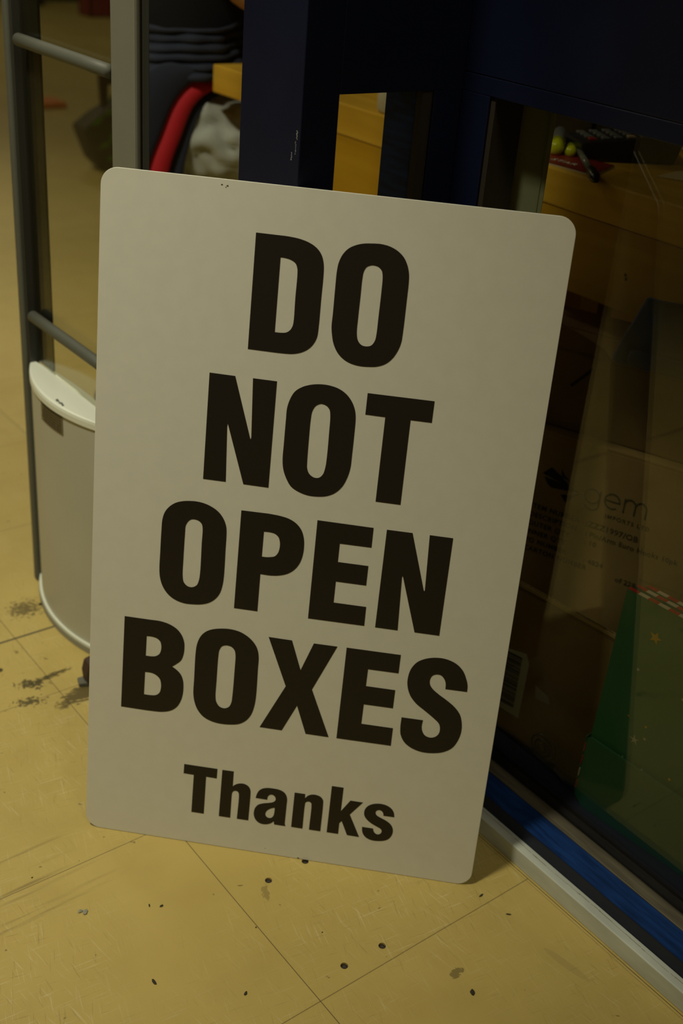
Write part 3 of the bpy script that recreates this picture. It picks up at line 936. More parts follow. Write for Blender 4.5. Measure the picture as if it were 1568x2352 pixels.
# cable cover lying against the gate foot, half hidden behind the sign
stp = empty('door_wedge', (0.583, 1.207, 0), 'brown rubber wedge on a grey plate, half hidden at the left edge of the sign', 'door wedge')
BROWN = mat('brown_rubber', (0.055, 0.030, 0.020), rough=0.6)
bm = bmesh.new()
add_prism(bm, [(-.012, 0), (.03, 0), (.03, .022), (.0, .036), (-.010, .034), (-.014, .018)], 1, -.010, .010)
o = link_bm('rubber_block', bm, BROWN, stp, bevel=0.003)
o.location = (0.006, 0.010, 0.006)
o = prism('base_plate', [(-.016, .010), (.03, -.010), (.03, .022), (-.012, .024)], 2, 0.0005, 0.006, mat('wedge_grey', (0.14, 0.14, 0.11), rough=0.5), stp)

# ------------------------------------------------------------------ checkout desk
desk = empty('checkout_desk', (1.4, 0.8, 0), 'long yellow wooden checkout desk behind the booth glass', 'desk')
XD = 1.165
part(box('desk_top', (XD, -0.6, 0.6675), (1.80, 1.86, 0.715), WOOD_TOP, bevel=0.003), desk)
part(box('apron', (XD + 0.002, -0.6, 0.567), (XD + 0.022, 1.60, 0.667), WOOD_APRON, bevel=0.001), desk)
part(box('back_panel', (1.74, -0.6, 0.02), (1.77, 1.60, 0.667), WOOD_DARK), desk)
part(box('end_panel', (1.26, 1.42, 0.0), (1.74, 1.44, 0.667), WOOD_DARK), desk)
for y in (1.178, -0.5):
    part(box('leg', (1.49, y, 0.0), (1.53, y + 0.032, 0.667), CARD_D, bevel=0.002), desk)
SCR = mat('scratch_dark', (0.10, 0.05, 0.01), rough=0.6)
part(boxes('dent_mark', [((XD + 0.0012, 0.888, 0.612), (XD + .0022, 0.8905, 0.616)), ((XD + 0.0012, 0.886, 0.607), (XD + .0022, 0.8885, 0.6105))], SCR), desk)

# things on the desk
ZT = 0.715
PAPER = mat('paper', (0.75, 0.62, 0.36), rough=0.8)
PAPERW = mat('paper_white', (0.72, 0.72, 0.66), rough=0.8, var=0.05, scale=20)
INKG = mat('ink_grey', (0.15, 0.14, 0.12), rough=0.8)


def sheet(name, pts, label, cat, m, z=ZT, h=0.0012, group=None, curl=0.0):
    cx = sum(p[0] for p in pts) / len(pts)
    cy = sum(p[1] for p in pts) / len(pts)
    o = prism(name, [(x - cx, y - cy) for x, y in pts], 2, 0.0, h, m)
    o.location = (cx, cy, z + 0.0002)
    return tag(o, label, cat, group)


sheet('receipt', [(1.190, 1.180), (1.250, 1.215), (1.245, 1.108), (1.198, 1.120)], 'crumpled cream receipt on the desk beside the yellow highlighter', 'receipt', PAPER)
sheet('paper_sheet', [(1.262, 0.945), (1.330, 0.955), (1.340, 0.870), (1.285, 0.895)], 'cream paper slip on the desk at the right edge of the window', 'paper slip', PAPER)
sheet('paper_sheet', [(1.225, 1.145), (1.330, 1.19), (1.350, 1.10), (1.250, 1.07)], 'cream paper slip under the black card terminal', 'paper slip', PAPER)
# crumpled white paper strip
CR = mat('crumple_white', (0.62, 0.60, 0.52), rough=0.8)
bm = bmesh.new()
for i in range(16):
    t = i / 15
    c = Vector((1.405 + 0.045 * t + random.uniform(-.008, .008), 1.120 - 0.085 * t + random.uniform(-.006, .006), ZT + 0.004))
    bmesh.ops.create_icosphere(bm, subdivisions=1, radius=random.uniform(.004, .008), matrix=Matrix.Translation(c) @ Matrix.Diagonal((1.3, .9, .5, 1)))
tag(link_bm('bead_chain', bm, CR), 'loose white beads strung along the desk behind the black card terminal', 'bead string')
# red booklet
bk = empty('booklet', (1.21, 1.045, ZT), 'thin red booklet with pale lettering at the desk edge below the highlighter', 'booklet')
RED = mat('booklet_red', (0.22, 0.015, 0.012), rough=0.45)
bpts = [(1.170, 1.062), (1.176, 0.975), (1.250, 1.005), (1.236, 1.098)]
part(prism('cover', bpts, 2, ZT + 0.0022, ZT + 0.0030, RED), bk)
part(prism('pages', [(x + .0006, y) for x, y in bpts], 2, ZT + 0.0003, ZT + 0.0021, PAPERW), bk)
MB = Matrix.Translation((1.186, 1.060, ZT + 0.0032)) @ Matrix.Rotation(math.radians(-83), 4, 'Z')
part(merge_texts('title', [('STAR', 0, 0, 0.016, 1.1, .0003)], MB, CR, None), bk)
# highlighter
hi = empty('highlighter_pen', (1.215, 1.085, ZT), 'yellow highlighter pen with a silver barrel on the desk', 'highlighter pen')
YEL = mat('highlighter_yellow', (0.55, 0.60, 0.01), rough=0.2, coat=0.5)
SIL = mat('silver_barrel', (0.45, 0.48, 0.50), rough=0.25, metal=0.7)
a0 = Vector((1.212, 1.076, ZT + .011)); a1 = Vector((1.345, 1.190, ZT + .010))
d = (a1 - a0).normalized()
part(tube('cap', [a0, a0 + d * .004, a0 + d * .045, a0 + d * .047], [.006, .0095, .0105, .0095], YEL, n=18), hi)
part(tube('barrel', [a0 + d * .047, a0 + d * .055, a0 + d * .13, a0 + d * .142], [.0085, .0098, .0092, .004], SIL, n=18), hi)
hi2 = empty('glue_stick', (1.222, 1.068, ZT), 'short yellow marker lying against the yellow highlighter', 'marker pen')
b0 = Vector((1.226, 1.062, ZT + .008)); b1 = Vector((1.304, 1.125, ZT + .008))
d = (b1 - b0).normalized()
part(tube('cap', [b0, b0 + d * .004, b0 + d * .04], [.004, .0075, .008], YEL, n=14), hi2)
part(tube('barrel', [b0 + d * .04, b0 + d * .1, b0 + d * .105], [.0075, .0072, .003], mat('marker_dark', (.03, .03, .03), rough=.3), n=14), hi2)
# ball pen hanging over the desk edge
pn = empty('ball_pen', (1.18, 1.0, ZT), 'clear and black ball pen resting over the edge of the desk', 'pen')
q0 = Vector((1.265, 1.088, ZT + .010)); q1 = Vector((1.142, 0.941, ZT - .001 + .007))
d = (q1 - q0).normalized()
Lq = (q1 - q0).length
part(tube('barrel', [q0 + d * .01, q0 + d * (Lq - .055)], [.0042, .0045], mat('pen_clear', (.20, .20, .17), rough=.15), n=14), pn)
part(tube('tail_plug', [q0, q0 + d * .003, q0 + d * .011], [.003, .0045, .0045], mat('pen_black', (.01, .01, .01), rough=.3), n=14), pn)
part(tube('cap', [q0 + d * (Lq - .055), q0 + d * (Lq - .045), q0 + d * (Lq - .015), q0 + d * Lq], [.0050, .0066, .0072, .0035], mat('pen_black', (.01, .01, .01), rough=.3), n=14), pn)
# card terminal
ct = empty('card_terminal', (1.30, 1.05, ZT), 'black card terminal with grey keys on the desk', 'card terminal', rotz=math.radians(-28))
BLK = mat('black_plastic', (0.008, 0.008, 0.009), rough=0.35)
KEYM = mat('key_grey', (0.11, 0.11, 0.105), rough=0.5)
bm = bmesh.new()
add_prism(bm, [(-.055, 0), (.075, 0), (.085, .038), (-.062, .024)], 1, -.036, .036)
bmesh.ops.recalc_face_normals(bm, faces=bm.faces)
link_bm('housing', bm, BLK, ct, bevel=.004)


def ztop(x):
    return .024 + (x + .062) / .147 * .014


for i in range(5):
    for j in range(4):
        x = -.048 + i * .018
        y = -.026 + j * .015
        o = box('key', (x, y, ztop(x)), (x + .011, y + .0095, ztop(x) + .0035), [KEYM, mat('key_red', (.25, .02, .015)), mat('key_cream', (.40, .30, .18))][1 if (i, j) == (0, 0) else 2 if (i, j) == (3, 0) else 0], ct, bevel=.001)
box('display', (.046, -.024, ztop(.046) + .0004), (.074, .026, ztop(.074) + .001), mat('lcd_grey', (.05, .055, .05), rough=.2), ct)
# black organiser box behind, tin with red lettering
ob = empty('desk_organiser', (1.41, 1.215, ZT), 'black open organiser box at the back of the desk behind the highlighter', 'desk organiser')
part(boxes('box_wall', [((1.345, 1.13, ZT), (1.50, 1.134, ZT + .10)), ((1.345, 1.30, ZT), (1.50, 1.304, ZT + .10)), ((1.345, 1.13, ZT), (1.349, 1.304, ZT + .10)), ((1.496, 1.13, ZT), (1.50, 1.304, ZT + .10)), ((1.345, 1.13, ZT), (1.50, 1.304, ZT + .004))], mat('organiser_black', (0.012, 0.010, 0.007), rough=0.4)), ob)
tn = empty('lip_tin', (1.43, 1.075, ZT), 'white tin with red lettering behind the card terminal', 'tin')
part(lathe('body', [(.026, 0), (.027, .002), (.027, .055), (.026, .057)], (1.43, 1.10, ZT), PAPERW), tn)
MT = Matrix.Translation((1.400, 1.105, ZT + .030)) @ Matrix.Rotation(math.radians(-52), 4, 'Z') @ Matrix.Rotation(math.radians(90), 4, 'X')
part(merge_texts('red_lettering', [('Super', 0, 0, .014, 1, .0004)], MT, mat('tin_red', (.45, .03, .03)), None), tn)
# white tub seen through the narrow side window
tb = empty('plastic_tub', (1.203, 1.392, ZT), 'white plastic tub at the edge of the desk seen through the narrow side window', 'tub')
part(lathe('body', [(.030, .0005), (.033, .004), (.035, .075)], (1.203, 1.392, ZT), mat('tub_white', (.66, .64, .52), rough=.5)), tb)
part(lathe('lid', [(.036, .075), (.037, .077), (.037, .084), (.034, .087)], (1.203, 1.392, ZT), PAPERW), tb)
# tall pale dispenser behind left of the big window
dp = empty('paper_roll', (1.30, 1.33, ZT), 'pale upright paper roll at the back of the desk beside the organiser box', 'paper roll')
part(lathe('roll', [(.035, .0005), (.035, .12)], (1.30, 1.315, ZT), mat('roll_pale', (.45, .50, .42), rough=.7)), dp)
part(lathe('core', [(.012, .118), (.012, .1215)], (1.30, 1.315, ZT), CARD_D), dp)

# ------------------------------------------------------------------ cartons under the desk
GA = math.radians(21)
gd = Vector((math.sin(GA), -math.cos(GA), 0))
gn = Vector((-math.cos(GA), -math.sin(GA), 0))
# plane frame on the printed face: x along the face, y up, z out of it
GM = Matrix.Identity(4)
for i in range(3):
    GM[i][0], GM[i][1], GM[i][2] = gd[i], (0, 0, 1)[i], gn[i]
GM.translation = Vector((1.063, 0.887, 0))


def carton(name, M, w, h, dep, label, m=CARD, cat='carton', flap=True, z0=0.0, x0=0.0, inner=CARD_D):
    """closed carton: body, two lid flaps with a gap, tape"""
    root = empty(name, M @ Vector((x0 + w / 2, z0, -dep / 2)), label, cat)
    part(box('body', (x0, z0, -dep), (x0 + w, z0 + h - .003, 0), m, bevel=.0015, M=M), root)
    part(box('flap', (x0 + .001, z0 + h - .0029, -dep / 2 + .001), (x0 + w - .001, z0 + h, 0), m, M=M), root)
    part(box('flap', (x0 + .001, z0 + h - .0029, -dep), (x0 + w - .001, z0 + h, -dep / 2 - .001), m, M=M), root)
    part(box('packing_tape', (x0 + w / 2 - .0, z0 + h, -dep / 2 - .024), (x0 + w - .002, z0 + h + .0004, -dep / 2 + .024), mat('tape_brown', (.30, .19, .08), rough=.25), M=M), root)
    return root


gem = carton('cardboard_carton', GM, 0.46, 0.385, 0.20, 'printed cardboard carton with a diamond logo and the word gem', z0=0.040, x0=-0.11)
PM = GM @ Matrix.Translation((0, 0, 0.0006))
petals = [
    [(8, 365.8), (18.5, 377.8), (35.5, 368.2), (37.0, 366.0), (45.5, 360.5), (60.5, 355.2)],
    [(11.0, 362.3), (16.5, 353.5), (22.5, 349.6), (50.0, 353.3), (60.5, 354.4), (40.0, 359.2), (12.8, 362.0)],
    [(32.2, 380.0), (36.5, 373.0), (45.0, 366.5), (53.5, 360.5), (61.5, 355.6), (47.0, 361.6), (38.6, 366.6), (34.0, 369.0)],
    [(36.6, 343.8), (45.8, 334.4), (52.5, 345.0), (61.8, 353.6), (50.0, 348.0)],
]
o = filled('diamond_logo', petals, PM, PRINT, gem)
o['label'] = 'black diamond shaped logo'


def ribbon(paths, wd):
    """flat pen strokes as quads, returned as a list of closed outlines"""
    out = []
    for p in paths:
        p = [Vector((a, b)) for a, b in p]
        Lf, Rt = [], []
        for i, q in enumerate(p):
            t = (p[min(i + 1, len(p) - 1)] - p[max(i - 1, 0)]).normalized()
            nn = Vector((-t.y, t.x)) * wd / 2
            Lf.append(q + nn)
            Rt.append(q - nn)
        out.append([(v.x, v.y) for v in Lf + Rt[::-1]])
    return out


def arc(cx, cy, rx, ry, a0, a1, n=20):
    return [(cx + rx * math.cos(math.radians(a0 + (a1 - a0) * i / n)), cy + ry * math.sin(math.radians(a0 + (a1 - a0) * i / n))) for i in range(n + 1)]


def strokes(name, paths, wd, M, m, parent):
    bm = bmesh.new()
    for p in paths:
        p = [Vector((a, b)) for a, b in p]
        prev = None
        for i, q in enumerate(p):
            t = (p[min(i + 1, len(p) - 1)] - p[max(i - 1, 0)]).normalized()
            nn = Vector((-t.y, t.x)) * wd / 2
            a = bm.verts.new(M @ Vector(((q + nn).x * .001, (q + nn).y * .001, 0)))
            b = bm.verts.new(M @ Vector(((q - nn).x * .001, (q - nn).y * .001, 0)))
            if prev:
                bm.faces.new((prev[0], prev[1], b, a))
            prev = (a, b)
    o = link_bm(name, bm, m)
    reparent(o, parent)
    return o


gemw = [
    arc(78.2, 355.6, 9.6, 9.9, 0, 360, 32),
    [(88.0, 365.4), (88.0, 345.0)] + arc(78.8, 345.0, 9.2, 8.4, 0, -160, 16),
    [(95.0, 357.0), (114.2, 357.0)] + arc(104.5, 357.0, 9.8, 10.2, 0, 310, 30),
    [(120.5, 346.6), (120.5, 366.6)],
    arc(127.6, 358.6, 7.1, 8.2, 180, 0, 14) + [(134.7, 346.6)],
    arc(141.9, 358.6, 7.2, 8.2, 180, 0, 14) + [(149.1, 346.6)],
]
o = strokes('gem_wordmark', gemw, 2.1, PM, mat('carton_ink_soft', (0.030, 0.028, 0.022), rough=.8), gem)
o['label'] = 'thin dark lettering gem'
lab = ['ITEM NUMBER', 'DESCRIPTION', 'OUTER QTY', 'INNER QTY', 'PO NUMBER', 'CARTON NUMBER']
items = [(t, -0.0005, 0.3135 - i * 0.0128, 0.0098, 1.12, .00025) for i, t in enumerate(lab)]
items += [(':ZZZ1997/OB', 0.0770, 0.3125, 0.0112, 1.08, .00025), (': Pin/Arm Euro Hooks 10pk', 0.0785, 0.2990, 0.0100, 1.08, .0002),
          (': 10', 0.0795, 0.2865, 0.0098, 1.1, .0002), (': 4824', 0.0830, 0.2600, 0.0098, 1.1, .0002), ('of 228', 0.1290, 0.2480, 0.0098, 1.1, .0003),
          ('IMPORTS LTD', 0.0990, 0.3325, 0.0078, 1.28, .00015)]
o = merge_texts('printed_text', items, PM, PRINT_F, gem)
o['label'] = 'faint grey printed text lines'
# framed barcode panel on the same face
fr = []
for a, b, c, d_ in ((160, 262, 232, 263), (160, 214, 232, 215), (160, 214, 161, 263), (231, 214, 232, 263)):
    fr.append([(a, b), (c, b), (c, d_), (a, d_)])
x = 166
while x < 226:
    wd = random.choice((.8, 1.2, 2.0))
    fr.append([(x, 226), (x + wd, 226), (x + wd, 252), (x, 252)])
    x += wd + random.choice((.8, 1.2, 1.8))
filled('printed_barcode', fr, PM, PRINT_F, gem)['label'] = 'framed barcode print'

# a second, plain carton standing on it, with a hand slot
UM = GM @ Matrix.Translation((0, 0, -0.018))
up = carton('cardboard_carton', UM, 0.44, 0.104, 0.16, 'plain dark cardboard carton with a hand slot, on top of the gem carton', m=CARD_D, z0=0.4265, x0=-0.10)
part(prism('raised_flap', [(-0.09, .529), (0.062, .529), (0.050, .5415), (-0.008, .5605), (-0.09, .578)], 2, -0.003, 0.0, CARD_D, M=UM), up)
part(prism('hand_slot', [(0.0165, .486), (0.0195, .484), (0.0435, .512), (0.0405, .5145)], 2, 0.0004, 0.0008, mat('slot_dark', (.01, .006, .003)), M=UM), up)

# blue folded carrier on the right of that carton
BB = mat('blue_bag', (0.030, 0.065, 0.26), rough=0.45, var=0.3, scale=12)
bb = empty('folded_bag', (1.16, 0.72, 0.531), 'blue folded carrier bag lying on the gem carton under the desk', 'folded bag')
rows = []
for j in range(9):
    v = j / 8
    row = []
    for i in range(15):
        u = i / 14
        x = 0.063 + 0.026 * v + u * 0.11
        y = 0.5335 + v * 0.085
        zz = -0.010 - 0.008 * v + 0.003 * math.sin(u * 13 + v * 5) + .002 * math.sin(u * 9 - v * 11)
        row.append(GM @ Vector((x, y, zz)))
    rows.append(row)
part(loft('bag_side', rows, BB, thick=.004, sub=1), bb)
part(loft('bag_fold', [[GM @ Vector((0.085 + u * .10, y, -0.004 - s)) for u in [i / 8 for i in range(9)]] for s, y in ((0, .5345), (-.003, .545), (.003, .556))], BB, thick=.003, sub=1), bb)

# open tray carton with corrugated rim in front
BA = math.radians(6)
bdv = Vector((math.sin(BA), -math.cos(BA), 0))
bnv = Vector((-math.cos(BA), -math.sin(BA), 0))
TM = Matrix.Identity(4)
for i in range(3):
    TM[i][0], TM[i][1], TM[i][2] = bdv[i], (0, 0, 1)[i], bnv[i]
TM.translation = Vector((0.964, 0.800, 0))
tray = empty('open_carton', TM @ Vector((.04, 0.051, -.03)), 'open cardboard carton with a torn corrugated rim, just behind the glass', 'open carton')
part(boxes('wall', [((-0.07, 0.051, -.0050), (0.152, 0.269, 0.0)), ((-0.07, 0.051, -.060), (0.152, 0.200, -.056)), ((-0.07, 0.051, -.060), (-0.066, 0.264, 0.0)), ((0.148, 0.051, -.060), (0.152, 0.200, 0.0)), ((-0.07, 0.051, -.060), (0.152, 0.055, 0))], CARD, M=TM), tray)
bm = bmesh.new()
add_box(bm, (-0.07, .264, -.0005), (0.152, .2735, 0.0), TM)
add_box(bm, (-0.07, .264, -.0050), (0.152, .2735, -.0045), TM)
add_box(bm, (-0.07, .264, -.0051), (-0.0699, .2735, 0), TM)
n = 56
for i in range(n):      # zigzag flutes between the two liners
    xa, xb = -0.07 + .222 * i / n, -0.07 + .222 * (i + 1) / n
    za, zb = (-.0005, -.0045) if i % 2 else (-.0045, -.0005)
    add_prism(bm, [(xa, za), (xb, zb), (xb + .0005, zb), (xa + .0005, za)], 2, .264, .2732, TM @ Matrix(((1, 0, 0, 0), (0, 0, 1, 0), (0, 1, 0, 0), (0, 0, 0, 1))))
bmesh.ops.recalc_face_normals(bm, faces=bm.faces)
part(link_bm('corrugated_rim', bm, mat('rim_card', (.62, .46, .22), rough=.9)), tray)
part(box('flute_shade', (-0.0698, .2692, -.0044), (0.152, .2696, -.0006), mat('slot_dark', (.01, .006, .003)), M=TM), tray)  # dark filler strip, paints the shade between the flutes
# shipping label with stripes of print, one corner folded
SHIP = mat('label_white', (0.75, 0.77, 0.68), rough=0.6)
part(prism('shipping_label', [(-0.012, 0.172), (0.028, 0.182), (0.0345, 0.170), (0.0335, 0.083), (-0.006, 0.083)], 2, 0.0004, 0.0008, SHIP, M=TM), tray)
bars = []
y = 92
while y < 170:
    wd = random.choice((.8, 1.2, 1.8, 2.4))
    bars.append([(-3, y), (23.5, y + 2.2), (23.5, y + wd + 2.2), (-3, y + wd)])
    y += wd + random.choice((.7, 1.0, 1.5))
part(filled('label_barcode', bars, TM @ Matrix.Translation((0, 0, 0.0010)), mat('barcode_ink', (.06, .06, .055), rough=.7), None), tray)
part(prism('tape_scrap', [(0.053, .128), (0.075, .131), (0.070, .142), (0.050, .146)], 2, 0.0004, 0.001, mat('scrap_white', (.5, .48, .4), rough=.3), M=TM), tray)

# ------------------------------------------------------------------ green Christmas stock
GR = mat('gift_green', (0.020, 0.160, 0.070), rough=0.5, var=0.08, scale=8)
GR2 = mat('gift_green_pocket', (0.022, 0.140, 0.068), rough=0.42)
RD = mat('stripe_red', (0.42, 0.02, 0.02), rough=0.5)
WH = mat('stripe_white', (0.55, 0.48, 0.38), rough=0.5)
GOLD = mat('star_gold', (0.55, 0.36, 0.02), rough=0.4)
SILV = mat('star_silver', (0.38, 0.42, 0.34), rough=0.5)
HMt = Matrix.Identity(4)
HA = math.radians(5)
for i, v in enumerate(((math.sin(HA), -math.cos(HA), 0), (0, 0, 1), (-math.cos(HA), -math.sin(HA), 0))):
    for r in range(3):
        HMt[r][i] = v[r]
HMt.translation = Vector((0.951, 0.639, 0))


def star(cx, cy, r, rot=0, k=.42):
    return [(cx + (r if i % 2 == 0 else r * k) * math.sin(math.radians(rot + i * 36)), cy + (r if i % 2 == 0 else r * k) * math.cos(math.radians(rot + i * 36))) for i in range(10)]


def disc(cx, cy, r):
    return [(cx + r * math.cos(i * .7854), cy + r * math.sin(i * .7854)) for i in range(8)]


def gift_box(depth0, label, x0=0.0, top=.3585, skew=0.0):
    r = empty('gift_box', HMt @ Vector((.15, .052, -depth0)), label, 'gift box', 'flat green gift boxes behind the glass')
    M = HMt @ Matrix.Translation((x0, 0, -depth0))
    # a little narrower at the top, as in a tapering carton
    part(prism('panel', [(-0.004, .0515), (0.40, .0515), (0.40, top - .002), (0.0, top)], 2, -0.006, 0.0, GR, M=M), r)
    bm = bmesh.new()
    i = 0
    x = 0.001
    while x < .39:
        add_box(bm, (x, top - .0015 - x * .005, -.0058), (min(x + .013, .398), top + .0006 - x * .005, -.0002), M)
        x += .026
    part(link_bm('red_stripes', bm, RD), r)
    bm = bmesh.new()
    x = 0.014
    while x < .39:
        add_box(bm, (x, top - .0015 - x * .005, -.0058), (x + .013, top + .0005 - x * .005, -.0002), M)
        x += .026
    part(link_bm('white_stripes', bm, WH), r)
    return r, M


g1, M1 = gift_box(0.0, 'green Christmas gift box printed with stars, front one of the stack behind the glass')
gift_box(0.0090, 'green gift box with red striped rim, second in the stack behind the glass', x0=.004, top=.3600)
gift_box(0.0180, 'green gift box with red striped rim, rearmost in the stack behind the glass', x0=.012, top=.3600)
SMx = M1 @ Matrix.Translation((0, 0, 0.0006))
part(filled('gold_stars', [star(47, 319, 8.2, 12), disc(62, 205, 1.5), disc(105, 158, 1.8)] + [disc(x, y, 1.3) for x, y in ((38, 206), (130, 250), (180, 210))], SMx, GOLD, None), g1)
part(filled('pale_stars', [star(52, 180, 7.2, -8, .3), disc(36, 270, 1.9), disc(64, 189, 1.8), disc(43, 149, 1.2), disc(70, 148, 1.2), disc(93, 140, 2.4), disc(96, 265, 2), star(150, 250, 7, 20, .35), star(210, 170, 8, 5, .4), disc(170, 190, 2), disc(240, 260, 2), disc(130, 300, 2)], SMx, SILV, None), g1)
hold = empty('display_tray', HMt @ Vector((.15, .05, .01)), 'green display tray with red and white striped edge holding the gift boxes', 'display tray')
part(prism('front_pocket', [(-0.004, .062), (0.006, .0515), (0.42, .0515), (0.42, .140), (0.001, .152), (-0.0035, .148)], 2, 0.004, 0.0062, GR2, M=HMt), hold)
part(box('pocket_bottom', (0.006, .050, -.03), (0.42, .0514, .006), GR2, M=HMt), hold)
for k in range(4):
    part(box('striped_edge', (-0.0048, .072 + k * .019, .003), (-0.0034, .072 + k * .019 + .011, .0072), WH if k == 1 else RD, M=HMt), hold)
part(box('side_panel', (-0.0060, .064, -.03), (-0.0050, .150, .0058), GR2, M=HMt), hold)

# coil of clear tubing on the booth base
CO = mat('coil_smoke', (0.05, 0.045, 0.03), rough=0.2, spec=0.8)
cc = empty('cable_coil', (0.985, 0.725, 0.05), 'small dark coil of cable on the booth base behind the glass', 'cable coil')
for i, r in enumerate((0.0055, 0.0110, 0.0170)):
    bm = bmesh.new()
    pth = [(0.956 + .001 * i, 0.712 + r * 1.15 * math.cos(a), 0.0775 + r * math.sin(a)) for a in [2 * math.pi * k / 24 for k in range(25)]]
    add_tube(bm, pth, 0.0016, 8, caps=False)
    part(link_bm('loop', bm, CO, smooth=True), cc)
part(tube('loose_end', [(0.960, 0.690, 0.058), (0.957, 0.670, 0.054), (0.960, 0.650, 0.055)], .0018, CO, n=8), cc)

# ------------------------------------------------------------------ floor crumbs
CRB = mat('crumb_dark', (0.035, 0.030, 0.018), rough=0.9)
CRW = mat('crumb_grey', (0.30, 0.30, 0.22), rough=0.8)
dark = [(0.456, 0.820, .0030, .0010, 1.2), (0.467, 0.812, .0028, .0016, .2), (0.410, 0.728, .0050, .0018, 1.6), (0.481, 0.663, .0032, .0018, .6),
        (0.595, 0.683, .0010, .0010, 0), (0.538, 0.729, .0012, .0010, .5), (0.781, 0.624, .0040, .0014, .1), (0.680, 0.531, .0045, .0030, .9), (0.788, 0.586, .0038, .0013, -.7),
        (0.366, 0.928, .0014, .0010, 0)]


def crumb(x, y, a, b, rot, m, name, label, cat, group):
    bm = bmesh.new()
    bmesh.ops.create_icosphere(bm, subdivisions=2, radius=1.0)
    for v in bm.verts:
        v.co *= 1 + 0.45 * noise.noise(v.co * 2.3 + Vector((x * 90, y * 70, 0)))
        v.co = Vector((v.co.x * a, v.co.y * b, max(v.co.z, -.5) * min(a, b) * .5))
    o = link_bm(name, bm, m)
    o.location = (x, y, min(a, b) * .25 + .0003)
    o.rotation_euler = (0, 0, rot)
    return tag(o, label, cat, group)


CL = ['thin curved dark crumb on the floor, left one of a pair below the word Thanks', 'flat dark crumb on the floor, right one of a pair below the word Thanks',
      'long dark splinter near the lower left of the floor', 'small dark crumb at the bottom of the floor near the tile joint',
      'tiny dark speck between the long tile joint and the lowest bolt hole', 'tiny dark speck touching the long tile joint below the sign',
      'small dark crumb in the shadow at the lower right corner of the sign', 'ragged black blob on the floor near the white kerb strip',
      'small dark crumb on the floor beside the white kerb strip', 'tiny dark speck among the grey rub marks left of the sign']
for c, lb in zip(dark, CL):
    crumb(c[0], c[1], c[2] * .8, c[3] * .8, c[4], CRB, 'crumb', lb, 'crumb', 'dark crumbs on the yellow floor')
crumb(0.389, 0.854, .0028, .0020, .3, CRW, 'paper_flake', 'pale grey flake on the floor, the smaller of two left of the sign', 'flake', 'pale flakes on the floor')
crumb(0.393, 0.850, .0038, .0026, .9, CRW, 'paper_flake', 'pale grey flake on the floor, the larger of two left of the sign', 'flake', 'pale flakes on the floor')

# ------------------------------------------------------------------ seated person
CX, CY = 1.198, 2.02
SKIN = mat('skin', (0.50, 0.26, 0.13), rough=0.5)
TEE = mat('tee_black', (0.006, 0.006, 0.007), rough=0.85)
NAVY = mat('hoodie_navy', (0.024, 0.030, 0.052), rough=0.9, bump=0.2, bscale=500)
REDT = mat('hoodie_red', (0.55, 0.012, 0.022), rough=0.75, bump=0.15, bscale=500)
TROU = mat('trousers_grey', (0.42, 0.45, 0.39), rough=0.85, var=0.12, scale=14, bump=0.3, bscale=60)
per = empty('person', (CX, CY, 0), 'seated person in black top, navy and red jacket at the waist, grey trousers', 'person')
pts = [(CX + .01, CY, .575, .060, .075),      # 0 pelvis (root)
       (CX + .00, CY, .70, .075, .105), (CX + .01, CY, .85, .080, .11), (CX + .03, CY, .99, .07, .10), (CX + .05, CY, 1.09, .035), (CX + .065, CY, 1.15, .034),  # 1-5 spine, neck
       (CX + .085, CY, 1.205, .062, .056), (CX + .085, CY, 1.275, .072, .062), (CX + .075, CY, 1.335, .045, .04),    # 6-8 head
       (CX + .035, CY - .15, 1.01, .040), (CX + .07, CY - .165, .84, .032), (CX + .27, CY - .13, .765, .022), (CX + .32, CY - .12, .745, .024, .014), # 9-12 right arm
       (CX + .035, CY + .15, 1.01, .040), (CX + .07, CY + .19, .84, .032), (CX + .27, CY + .14, .765, .022), (CX + .32, CY + .12, .745, .024, .014),   # 13-16 left arm
       (CX + .03, CY - .09, .565, .050), (CX + .42, CY - .10, .540, .048), (CX + .40, CY - .10, .10, .032), (CX + .50, CY - .10, .045, .028),  # 17-20 right leg
       (CX + .03, CY + .09, .565, .050), (CX + .42, CY + .10, .540, .048), (CX + .38, CY + .10, .10, .032), (CX + .48, CY + .10, .045, .028)]
ed = [(0, 1), (1, 2), (2, 3), (3, 4), (4, 5), (5, 6), (6, 7), (7, 8), (3, 9), (9, 10), (10, 11), (11, 12), (3, 13), (13, 14), (14, 15), (15, 16),
      (0, 17), (17, 18), (18, 19), (19, 20), (0, 21), (21, 22), (22, 23), (23, 24)]
# fingers and thumbs on both palms, nose and ears on the head
for palm, s in ((12, -1), (16, 1)):
    px, py, pz = pts[palm][:3]
    for k, (dy, ln) in enumerate(((-.021, .058), (-.007, .068), (.007, .064), (.021, .050))):
        i0 = len(pts)
        pts += [(px + .030, py + dy, pz + .002, .0085), (px + .030 + ln * .45, py + dy * 1.1, pz + .004, .0080), (px + .030 + ln * .8, py + dy * 1.15, pz - .006, .0072), (px + .030 + ln, py + dy * 1.15, pz - .014, .0062)]
        ed += [(palm, i0), (i0, i0 + 1), (i0 + 1, i0 + 2), (i0 + 2, i0 + 3)]
    i0 = len(pts)
    pts += [(px + .004, py - s * .026, pz, .0095), (px + .028, py - s * .042, pz - .006, .0088), (px + .050, py - s * .048, pz - .012, .0074)]
    ed += [(palm, i0), (i0, i0 + 1), (i0 + 1, i0 + 2)]
i0 = len(pts)
pts += [(CX + .150, CY, 1.252, .010), (CX + .160, CY, 1.238, .010)]
ed += [(7, i0), (i0, i0 + 1)]
body = skin_body('body', pts, ed, 0, SKIN, per)
